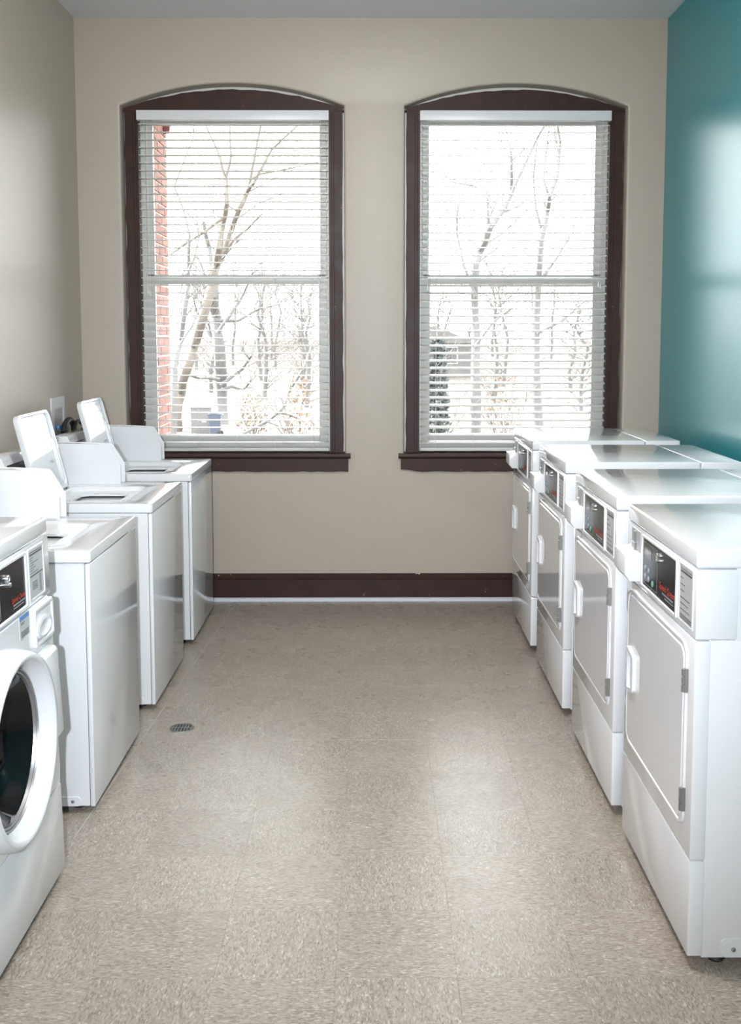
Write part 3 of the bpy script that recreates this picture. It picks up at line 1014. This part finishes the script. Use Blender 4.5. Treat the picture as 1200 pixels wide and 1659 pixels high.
    b.lathe_x([(0.006, 0.2035), (0.012, 0.201), (0.013, 0.198), (0.006, 0.196), (0.009, 0.193), (0.009, 0.189), (0.000, 0.187)], cy, cz, 80)
    b.build('glass_ring', M['steel'], door)
    b = MB()
    b.lathe_x([(0.002, 0.1885), (-0.004, 0.182), (-0.034, 0.167), (-0.060, 0.138), (-0.077, 0.100), (-0.085, 0.052), (-0.087, 0.010)], cy, cz, 64, False, True)
    b.build('door_glass', M['doorglass'], door, angle=60)
    b = MB()
    hz = [(0.0, 0.480), (0.026, 0.456), (0.038, 0.474), (0.032, 0.712), (0.024, 0.722), (0.0, 0.722)]
    b.prism(hz, 'y', 0.505, 0.620, 0.004, 2)
    b.build('handle', M['plastic'], door)
    for (fx, fy) in ((-0.08, 0.05), (-0.08, W - 0.05), (-D + 0.06, 0.05), (-D + 0.06, W - 0.05)):
        b = MB()
        b.lathe_z([(0.0, 0.021), (0.006, 0.024), (0.016, 0.020), (0.018, 0.009), (0.034, 0.009)], fx, fy, 12, True, True)
        b.build('foot', M['rubber'], r)
    return r

dry = [('white dryer nearest the camera, at the right edge with a teal reflecting top', 2.474),
       ('white dryer second from the camera in the row along the teal wall', 3.3124),
       ('white dryer third from the camera, next before the one at the window', 4.213),
       ('white dryer farthest from the camera, in the corner under the right window', 5.093)]
proto = make_dryer()
copies = [proto] + [copy_tree(proto) for _ in range(3)]
for o, (lab, y) in zip(copies, dry):
    o.location = (0.7906, y, 0)
    tag(o, lab, 'dryer', 'coin dryers along the teal wall')

wash = [('white top loading washer with coin case, right behind the front loading washer', 3.3416),
        ('white top loading washer with raised lid, in the middle of its row', 4.2985),
        ('white top loading washer with raised lid, farthest away beside the left window', 5.2395)]
proto = make_washer()
copies = [proto] + [copy_tree(proto) for _ in range(2)]
for o, (lab, y) in zip(copies, wash):
    o.location = (-0.9353, y, 0)
    tag(o, lab, 'washer', 'top loading washers along the left wall')

fl = make_front_loader()
# its front rakes forward a little towards the floor
seen_meshes = set()
def rake(o):
    if o.type == 'MESH' and o.data.name not in seen_meshes:
        seen_meshes.add(o.data.name)
        if o.name.split('.')[0] == 'brand_print':
            o.location.x += 0.026 * (1.08 - o.location.z)
        elif o.name.split('.')[0] != 'foot':
            for v in o.data.vertices:
                v.co.x += 0.026 * (1.08 - v.co.z) * min(1.0, max(0.0, 1 + v.co.x / 0.120))
    for c in o.children:
        rake(c)
rake(fl)
fl.location = (-0.944, 2.262, 0)
tag(fl, 'white front loading washer with round dark glass door at left edge', 'washer')

# ------------------------------------------------------------------ wall outlet boxes, hoses, drain
r = empty('washer_outlet_box', (XL, 5.52, 1.03))
tag(r, 'white recessed plumbing box on the left wall behind the washers', 'outlet box')
b = MB()
ro, ri = rrect(0.0, 0.235, 0.0, 0.235, 0.006), rrect(0.045, 0.205, 0.02, 0.175, 0.004)
b.rings([[(-0.001, y, z) for y, z in ro], [(0.006, y, z) for y, z in ro], [(0.006, y, z) for y, z in ri], [(0.0035, y, z) for y, z in ri]])
b.build('face_plate', M['plastic'], r)
MB().prism(rrect(0.045, 0.205, 0.02, 0.175, 0.004), 'x', 0.0005, 0.0035).build('recess', M['grey'], r)
b = MB()
b.box(0.004, 0.024, 0.062, 0.098, 0.062, 0.084, 0.004, 2)
v = b.build('valve_handle', M['blue'], r)
b = MB()
b.tube([(0.004, 0.08, 0.058), (0.016, 0.08, 0.058)], 0.008, 10)
b.build('valve_body', M['chrome'], r)

def hose(pts, rad, label):
    cu = []
    P = [Vector(p) for p in pts]
    for i in range(len(P) - 1):
        p0, p1, p2, p3 = P[max(i - 1, 0)], P[i], P[i + 1], P[min(i + 2, len(P) - 1)]
        for t in [k / 6 for k in range(6)]:
            cu.append(0.5 * ((2 * p1) + (p2 - p0) * t + (2 * p0 - 5 * p1 + 4 * p2 - p3) * t * t + (3 * p1 - p0 - 3 * p2 + p3) * t ** 3))
    cu.append(P[-1])
    o = MB().tube(cu, rad, 10).build('washer_hose', M['rubber'], angle=60)
    tag(o, label, 'hose', 'black washer hoses along the left wall')
hose([(-1.686, 5.585, 1.075), (-1.685, 5.62, 1.118), (-1.685, 5.70, 1.135), (-1.686, 5.775, 1.10), (-1.69, 5.80, 1.02), (-1.68, 5.80, 0.75), (-1.69, 5.78, 0.3)], 0.017, 'thick black hose arching out of the white outlet box')
hose([(-1.656, 5.66, 1.05), (-1.655, 5.72, 1.115), (-1.655, 5.80, 1.115), (-1.657, 5.90, 1.06), (-1.66, 5.94, 0.90), (-1.68, 5.95, 0.4)], 0.011, 'thinner black hose looping behind the farthest washer')
hose([(-1.715, 4.10, 1.02), (-1.69, 4.22, 1.135), (-1.675, 4.42, 1.125), (-1.67, 4.54, 1.02), (-1.68, 4.57, 0.6)], 0.013, 'black hose end showing above the nearest coin case at left edge')

r = empty('floor_drain', (-0.786, 4.10, 0.0))
tag(r, 'small round worn metal drain grate in the floor tiles', 'drain')
b = MB()
b.lathe_z([(0.0002, 0.050), (0.0022, 0.049), (0.0026, 0.044), (0.0012, 0.0435)], 0, 0, 28)
b.build('rim', M['drain'], r)
MB().lathe_z([(0.0006, 0.0435), (0.0007, 0.02)], 0, 0, 28, False, True).build('well', M['rubber'], r)
b = MB()
for q in range(-3, 4):
    x = q * 0.0125
    hh = math.sqrt(max(0.0438 ** 2 - (abs(x) + 0.002) ** 2, 1e-6))
    b.box(x - 0.0024, x + 0.0024, -hh, hh, 0.0007, 0.0022)
b.box(-0.0435, 0.0435, -0.003, 0.003, 0.0007, 0.0023)
b.build('grate', M['drain'], r)

# ------------------------------------------------------------------ outside
GZ = -2.2
b = MB()
ny, nx = 26, 30
rows = []
def gz(x, y):
    return GZ + 0.25 * math.sin(x * 0.13) * math.sin(y * 0.09) * min(1, max(0, (y - 12) / 20)) + max(0.0, y - 48) * 0.035
for j in range(ny):
    y = 6.6 + (j / (ny - 1)) ** 1.5 * 130
    rows.append([b.bm.verts.new((-70 + 140 * i / (nx - 1), y, gz(-70 + 140 * i / (nx - 1), y))) for i in range(nx)])
for j in range(ny - 1):
    for i in range(nx - 1):
        b.bm.faces.new((rows[j][i], rows[j][i + 1], rows[j + 1][i + 1], rows[j + 1][i]))
o = b.build('ground', M['ground'], angle=80)
tag(o, 'straw coloured winter lawn outside the windows', kind='structure')

# brick pillar of the porch, seen through the left window
r = empty('brick_pillar', (-1.43, YW + 0.30, GZ))
tag(r, 'red brick porch pillar just outside the left window', 'pillar')
MB().box(-0.45, -0.006, 0.0, 0.81, 0.0, 3.28 - GZ).build('core', M['core'], r)
brick_me = {}
def brick(sx, sy, sz):
    key = (round(sx, 3), round(sy, 3))
    if key not in brick_me:
        o = MB().box(-sx / 2, sx / 2, -sy / 2, sy / 2, -sz / 2, sz / 2, 0.002, 1).build('brick', M['brick'], r)
        brick_me[key] = o.data
        bpy.data.objects.remove(o)
    return brick_me[key]
course = 0.0675
for k in range(38):
    z = 0.62 - GZ + k * course
    cuts = [0.0, 0.2, 0.41, 0.61, 0.81] if k % 2 == 0 else [0.0, 0.1, 0.305, 0.51, 0.71, 0.81]
    for a, c in zip(cuts, cuts[1:]):
        link_mesh('brick', brick(0.016, c - a - 0.011, 0.0565), r, (-0.008 + rng.uniform(-0.0015, 0.0015) + 0.003, (a + c) / 2, z))
b = MB()
b.prism([(0.70, 5.16), (0.80, 5.26), (0.80, 5.36), (0.70, 5.36)], 'x', 0.004, 0.045, 0.003, 1)
b.build('corbel', M['darkred'], r)
o = MB().box(-1.43, -0.15, YW + 0.98, YW + 1.11, 3.04, 3.30, 0.004, 1).build('porch_beam', M['brick'])
tag(o, 'red porch beam along the top of the left window', 'beam')

# bare trees: trunk and limbs, then a haze of twigs
TREES = {}
TREES['a'] = [[(-7.8,40.0,-2.29,0.216),(-7.69,40.0,-1.59,0.204),(-7.62,40.7,-0.66,0.195),(-7.17,39.65,0.34,0.19),(-7.04,40.35,1.14,0.181),(-6.51,39.3,2.15,0.177),(-6.23,40.0,3.42,0.18),(-6.16,40.7,4.33,0.171),(-5.87,39.65,4.91,0.143),(-5.85,40.35,5.84,0.121),(-5.52,39.3,6.54,0.094),(-5.63,40.0,7.39,0.084),(-5.78,40.7,7.77,0.073)],[(-5.68,40.0,7.67,0.06),(-5.83,40.0,8.31,0.048),(-6.47,40.7,9.65,0.029),(-6.49,39.65,10.69,0.017)],[(-5.63,40.0,7.6,0.06),(-5.43,40.0,8.43,0.048),(-5.56,40.7,9.65,0.032),(-5.31,39.65,10.91,0.017)],[(-6.21,41.0,4.31,0.147),(-5.83,41.0,4.96,0.135),(-5.67,41.7,5.87,0.125),(-5.24,40.65,6.47,0.11),(-5.0,41.35,7.27,0.099),(-4.58,40.3,7.48,0.072)],[(-4.86,41.0,7.46,0.061),(-4.65,41.0,8.53,0.054),(-4.48,41.7,9.85,0.045),(-4.21,40.65,11.15,0.019)],[(-4.66,41.0,7.58,0.061),(-4.34,41.0,8.18,0.054),(-4.04,41.7,8.96,0.05),(-2.98,40.65,9.64,0.029),(-2.3,41.35,10.38,0.015)],[(-4.76,41.0,7.7,0.049),(-4.42,41.0,7.89,0.039),(-3.44,41.7,8.19,0.03),(-2.11,40.65,8.31,0.017)],[(-5.67,39.5,6.05,0.062),(-6.43,39.5,5.48,0.052),(-7.26,40.2,5.12,0.058),(-7.61,39.15,4.64,0.035)],[(-5.71,41.0,5.08,0.061),(-5.46,41.0,5.39,0.054),(-5.01,41.7,5.87,0.045),(-4.33,40.65,6.33,0.024)]]
TREES['b'] = [[(-6.3,43.0,-2.58,0.283),(-6.34,43.0,-2.16,0.271),(-6.48,43.7,-0.65,0.262),(-6.37,42.65,1.11,0.243),(-6.59,43.35,2.39,0.221),(-6.49,42.3,3.2,0.19),(-6.69,43.0,4.24,0.155),(-6.91,43.7,5.3,0.105),(-6.93,42.65,6.21,0.064)],[(-6.37,43.0,-0.48,0.103),(-6.14,43.0,-0.28,0.077),(-5.63,43.7,0.14,0.063),(-5.05,42.65,0.76,0.046),(-5.0,43.35,1.44,0.026)],[(-6.37,43.0,-0.66,0.077),(-5.93,43.0,-0.51,0.067),(-5.56,43.7,-0.7,0.058),(-5.07,42.65,-0.26,0.041),(-4.81,43.35,0.04,0.021)],[(-6.42,43.0,-0.23,0.077),(-6.83,43.0,-0.15,0.064),(-7.51,43.7,-0.18,0.047),(-7.79,42.65,0.02,0.026)],[(-6.45,43.0,1.19,0.09),(-6.85,43.0,1.7,0.072),(-7.37,43.7,2.35,0.052),(-7.43,42.65,3.21,0.026)],[(-6.34,42.0,1.69,0.075),(-5.83,42.0,2.39,0.065),(-5.41,42.7,3.21,0.051),(-4.83,41.65,4.15,0.03)],[(-6.54,43.0,2.21,0.077),(-5.64,43.0,2.21,0.057),(-4.82,43.7,2.73,0.042),(-3.81,42.65,2.91,0.023)],[(-6.41,43.0,0.16,0.062),(-6.87,43.0,0.42,0.052),(-7.45,43.7,0.79,0.037)]]
TREES['c'] = [[(-7.07,36.0,-1.9,0.108),(-6.94,36.0,0.46,0.108),(-6.84,36.7,1.46,0.099),(-6.47,35.65,2.59,0.085),(-6.47,36.35,3.83,0.065),(-6.22,35.3,4.96,0.047),(-6.59,36.0,6.01,0.039),(-6.98,36.7,6.8,0.035)],[(-6.85,36.0,6.7,0.03),(-6.45,36.0,7.68,0.026),(-6.31,36.7,8.39,0.022),(-6.05,35.65,9.16,0.013)],[(-6.41,36.0,3.81,0.043),(-6.17,36.0,4.33,0.035),(-6.15,36.7,5.03,0.026),(-6.04,35.65,5.66,0.015)],[(-6.77,36.0,1.25,0.043),(-6.33,36.0,1.89,0.035),(-6.12,36.7,2.66,0.022)]]
TREES['d'] = [[(-4.19,32.0,-1.78,0.061),(-4.09,32.0,-1.45,0.058),(-3.39,32.7,-1.12,0.055),(-2.82,31.65,-0.66,0.049),(-2.62,32.35,-0.07,0.043),(-2.16,31.3,0.55,0.032),(-1.92,32.0,1.29,0.019)],[(-2.99,32.0,-0.78,0.035),(-2.6,32.0,-0.87,0.029),(-2.27,32.7,-1.11,0.024),(-1.78,31.65,-1.29,0.015)],[(-2.64,32.0,-0.16,0.031),(-2.44,32.0,0.53,0.023),(-2.64,32.7,1.28,0.016)],[(-3.32,32.0,-1.07,0.029),(-2.99,32.0,-1.2,0.023),(-2.51,32.7,-1.54,0.016)]]
TREES['e'] = [[(3.72,38.0,-2.24,0.182),(3.75,38.0,0.33,0.171),(3.75,38.7,2.61,0.162),(3.68,37.65,4.13,0.147),(3.91,38.35,4.7,0.138),(4.17,37.3,5.45,0.112),(4.69,38.0,6.12,0.102),(5.09,38.7,6.81,0.081),(4.94,37.65,8.08,0.05),(4.79,38.35,9.27,0.028)],[(5.0,38.0,6.71,0.068),(5.3,38.0,7.4,0.059),(6.0,38.7,8.8,0.046),(6.14,37.65,9.13,0.032),(6.62,38.35,10.41,0.016)],[(4.16,38.0,5.38,0.057),(4.12,38.0,6.56,0.046),(3.69,38.7,7.12,0.032),(2.88,37.65,7.08,0.018)],[(3.73,38.0,3.04,0.068),(3.27,38.0,4.16,0.055),(3.09,38.7,5.34,0.037),(3.04,37.65,6.34,0.02)],[(3.74,38.0,1.23,0.059),(4.41,38.0,2.14,0.046),(5.18,38.7,2.61,0.03)]]
TREES['f'] = [[(7.07,44.0,-2.85,0.211),(6.92,44.0,0.12,0.185),(7.05,44.7,3.29,0.161),(7.01,43.65,5.56,0.131),(7.36,44.35,6.87,0.12),(7.28,43.3,7.35,0.091),(7.73,44.0,8.31,0.079),(7.96,44.7,9.74,0.059),(7.63,43.65,10.33,0.031)],[(7.11,44.0,5.85,0.069),(6.84,44.0,6.88,0.053),(6.82,44.7,8.27,0.037),(6.8,43.65,9.62,0.021)],[(7.38,44.0,7.34,0.063),(7.13,44.0,8.16,0.047),(7.34,44.7,9.3,0.032),(7.3,43.65,10.33,0.018)],[(6.98,44.0,3.79,0.079),(7.7,44.0,4.82,0.061),(8.47,44.7,5.92,0.037)],[(6.96,44.0,1.7,0.079),(8.0,44.0,2.22,0.058),(9.05,44.7,3.03,0.032)]]

def grow(b, p, d, ln, rad, depth, R, flat=0.0):
    """one random twig and its side twigs"""
    pts, rs = [p], [rad]
    n = 3
    for i in range(n):
        d = (d + Vector((R.uniform(-.35, .35), R.uniform(-.2, .2), R.uniform(-.15, .35)))).normalized()
        p = p + d * ln / n
        pts.append(p)
        rs.append(rad * (1 - 0.75 * (i + 1) / n))
    b.tube(pts, rs, 4 if depth > 1 else 3, False)
    if depth > 0:
        for i in range(R.randint(3, 4)):
            q = R.uniform(0.25, 1.0)
            k = min(int(q * n), n - 1)
            s = pts[k].lerp(pts[k + 1], q * n - k)
            dd = (d + Vector((R.uniform(-1, 1), R.uniform(-.6, .6), R.uniform(-.5, .8))) * 0.95).normalized()
            grow(b, s, dd, ln * R.uniform(.45, .75), rad * 0.55, depth - 1, R)

def tree(key, bark, label, seed, ntw, tln=2.2, group='bare trees outside the windows'):
    R = random.Random(seed)
    limbs = TREES[key]
    base = Vector(limbs[0][0][:3])
    root = empty('bare_tree', (base.x, base.y, gz(base.x, base.y)))
    tag(root, label, 'tree', group)
    off = Vector(root.location)
    for k, limb in enumerate(limbs):
        pts = [Vector(p[:3]) - off for p in limb]
        rs = [p[3] for p in limb]
        if k == 0:
            pts[0].z = min(pts[0].z, -0.1)
            rs[0] *= 1.3
        fine, fr = [], []
        for i in range(len(pts) - 1):
            for t in (0, 0.5):
                jit = Vector((R.uniform(-1, 1), R.uniform(-1, 1), 0)) * rs[i] * (0.35 if t else 0.0)
                fine.append(pts[i].lerp(pts[i + 1], t) + jit)
                fr.append(rs[i] + (rs[i + 1] - rs[i]) * t)
        fine.append(pts[-1])
        fr.append(rs[-1])
        MB().tube(fine, fr, 8 if k == 0 else 6).build('trunk' if k == 0 else 'limb', bark, root, angle=70)
    b = MB()
    for _ in range(ntw):
        limb = R.choice(limbs)
        i = R.randrange(max(0, len(limb) // 3), len(limb) - 1)
        t = R.random()
        p = Vector(limb[i][:3]).lerp(Vector(limb[i + 1][:3]), t) - off
        d = (Vector(limb[i + 1][:3]) - Vector(limb[i][:3])).normalized()
        d = (d + Vector((R.choice((-1, 1)) * R.uniform(.3, 1.2), R.uniform(-.6, .6), R.uniform(-.1, .7)))).normalized()
        grow(b, p, d, tln * R.uniform(.5, 1.2), max(0.016, limb[i][3] * 0.32), 2, R)
    o = b.build('twigs', M['twig'], root, angle=80)
    o['kind'] = 'stuff'
    return root

tree('a', M['bark_brown'], 'bare brown tree leaning right behind the brick pillar', 11, 46)
tree('b', M['bark_grey'], 'bare thick grey tree upright in the middle of left window', 12, 46)
tree('c', M['bark_grey'], 'thin bare tree hugging the brick pillar edge', 13, 26, 1.6)
tree('d', M['bark_grey'], 'pale crooked sapling low at the right of left window', 14, 16, 1.2)
tree('e', M['bark_grey'], 'bare forked tree left in the right window', 15, 40)
tree('f', M['bark_grey'], 'bare slender tree at the right of the right window', 16, 40)

def thicket_tree(x, y, h, seed, label):
    R = random.Random(seed)
    z = gz(x, y)
    root = empty('bare_tree', (x, y, z))
    tag(root, label, 'tree', 'hazy trees of the farthest row' if y > 72 else 'thin trees of the far thicket')
    pts = [Vector((0, 0, -0.1))]
    for i in range(1, 6):
        pts.append(Vector((R.uniform(-.3, .3) * i * 0.5, R.uniform(-.3, .3), h * i / 5)))
    MB().tube(pts, [0.14, 0.12, 0.10, 0.075, 0.05, 0.02], 6).build('trunk', M['bark_grey'], root, angle=70)
    b = MB()
    for _ in range(44):
        i = R.randrange(0, 5)
        p = pts[i].lerp(pts[i + 1] if i < 5 else pts[i], R.random())
        d = Vector((R.uniform(-1, 1), R.uniform(-.5, .5), R.uniform(0.1, .9))).normalized()
        grow(b, p, d, h * R.uniform(.18, .40), 0.026, 2, R)
    o = b.build('twigs', M['twig'], root, angle=80)
    o['kind'] = 'stuff'
LX = [-11.2, -9.3, -7.6, -5.9, -4.6, -3.4, -2.2, 0.8, 2.4, 4.3, 6.4, 8.3, 10.4, 12.0]
NAMES = ['first', 'second', 'third', 'fourth', 'fifth', 'sixth', 'seventh', 'eighth', 'ninth', 'tenth', 'eleventh', 'twelfth', 'thirteenth', 'last']
for k, x in enumerate(LX):
    side = 'left' if k < 7 else 'right'
    kk = k if k < 7 else k - 7
    y = 48 + (k * 3 % 7) * 3.6
    thicket_tree(x, y, 5.4 + (k * 5 % 4) * 0.7, 100 + k, 'thin bare thicket tree, %s from left beyond the %s window' % (NAMES[kk], side))

for k in range(14):
    R_ = random.Random(300 + k)
    x = -14.5 + k * 2.3 + R_.uniform(-.4, .4)
    thicket_tree(x, 84 + (k % 3) * 6, 6.6 + R_.uniform(-.6, 1.2), 400 + k, 'hazy bare tree in the farthest row of the woods')
def shrub(name, x, y, z0, w, h, n, mat, label, seed, leaf=0.07):
    R = random.Random(seed)
    root = empty(name, (x, y, z0))
    tag(root, label, 'shrub')
    b = MB()
    for _ in range(9):
        d = Vector((R.uniform(-.5, .5), R.uniform(-.4, .4), 1)).normalized()
        grow(b, Vector((0, 0, -0.05)), d, h * R.uniform(.6, .95), 0.03, 1, R)
    o = b.build('stems', M['twig'], root, angle=80)
    o['kind'] = 'stuff'
    b = MB()
    for _ in range(n):
        t = R.random()
        a = R.uniform(0, 2 * PI)
        q = math.sqrt(R.random()) * w * 0.5 * (1 - 0.55 * t)
        p = Vector((q * math.cos(a), q * math.sin(a), 0.08 * h + t * h * 0.92))
        u = Vector((R.gauss(0, 1), R.gauss(0, 1), R.gauss(0, 1))).normalized()
        v = u.orthogonal().normalized()
        s = leaf * R.uniform(.6, 1.3)
        vs = [b.bm.verts.new(p + u * s), b.bm.verts.new(p + v * s * .5), b.bm.verts.new(p - u * s), b.bm.verts.new(p - v * s * .5)]
        b.bm.faces.new(vs)
    o = b.build('foliage', mat, root, angle=80)
    o['kind'] = 'stuff'
shrub('evergreen_shrub', 2.05, 33.0, GZ, 0.95, 3.7, 1500, M['evergreen'], 'dark evergreen shrub low at the left of the right window', 21, 0.10)
shrub('leafy_shrub', -2.2, 30.0, GZ, 1.3, 2.6, 260, M['dryleaf'], 'shrub with rusty dry leaves low at right of left window', 22)
shrub('leafy_shrub', -4.4, 37.0, GZ, 1.6, 1.7, 260, M['dryleaf'], 'low shrub with tan leaves beside the grey tree', 23)
shrub('leafy_shrub', 4.4, 35.0, GZ, 1.9, 2.4, 320, M['dryleaf'], 'dry leaved shrub behind the second dryer top', 24)

r = empty('utility_cabinet', (-6.64, 39.3, gz(-6.64, 39.3)))
tag(r, 'white outdoor utility cabinet on the lawn between the two trunks', 'cabinet')
MB().box(-0.36, 0.36, 0, 0.5, 0, 0.96, 0.01, 1).build('housing', M['siding'], r)
MB().box(-0.38, 0.38, -0.02, 0.52, 0.955, 1.0, 0.01, 1).build('lid', M['siding'], r)
MB().box(-0.22, 0.30, -0.012, 0.002, 0.10, 0.86, 0.004, 1).build('door', M['siding'], r)
MB().box(0.06, 0.24, -0.02, -0.01, 0.42, 0.55, 0.003, 1).build('vent', M['vent'], r)
r = empty('rubbish_bin', (-5.95, 38.6, gz(-5.95, 38.6)))
tag(r, 'dark blue wheeled bin beside the white utility cabinet', 'bin')
b = MB()
b.rings([[(x, y, 0.04) for x, y in rrect(-.18, .18, -.2, .2, .04)], [(x, y, 0.78) for x, y in rrect(-.23, .23, -.26, .26, .04)]], True, True)
b.build('body', M['carpaint'], r)
b = MB()
b.prism([(-0.28, 0.78), (0.29, 0.78), (0.27, 0.83), (-0.1, 0.87), (-0.27, 0.82)], 'y', -0.25, 0.25, 0.01, 1)
o = b.build('lid', M['carpaint'], r)
for s in (-1, 1):
    MB().tube([(0.17, s * 0.20, 0.09), (0.17, s * 0.25, 0.09)], 0.09, 12).build('wheel', M['rubber'], r)

def house(x, y, w, d, h, label):
    z = gz(x, y) - 0.2
    r = empty('far_house', (x, y, z))
    tag(r, label, 'house')
    MB().box(-w / 2, w / 2, 0, d, 0, h).build('walls', M['siding'], r)
    b = MB()
    b.prism([(-w / 2 - .3, h), (0, h + w * .22), (w / 2 + .3, h)], 'y', -0.3, d + 0.3)
    b.build('roof', M['roof'], r)
    for q in (-0.28, 0.22):
        f = MB().box(w * q - .45, w * q + .45, -0.05, 0.01, h * .45, h * .45 + 1.2, 0.01, 1).build('window', M['valance'], r)
        MB().box(w * q - .38, w * q + .38, -0.06, -0.04, h * .45 + .07, h * .45 + 1.13).build('pane', M['lcd'], f)
house(4.2, 72, 5.5, 5, 2.6, 'pale far house glimpsed low at the left of the right window')
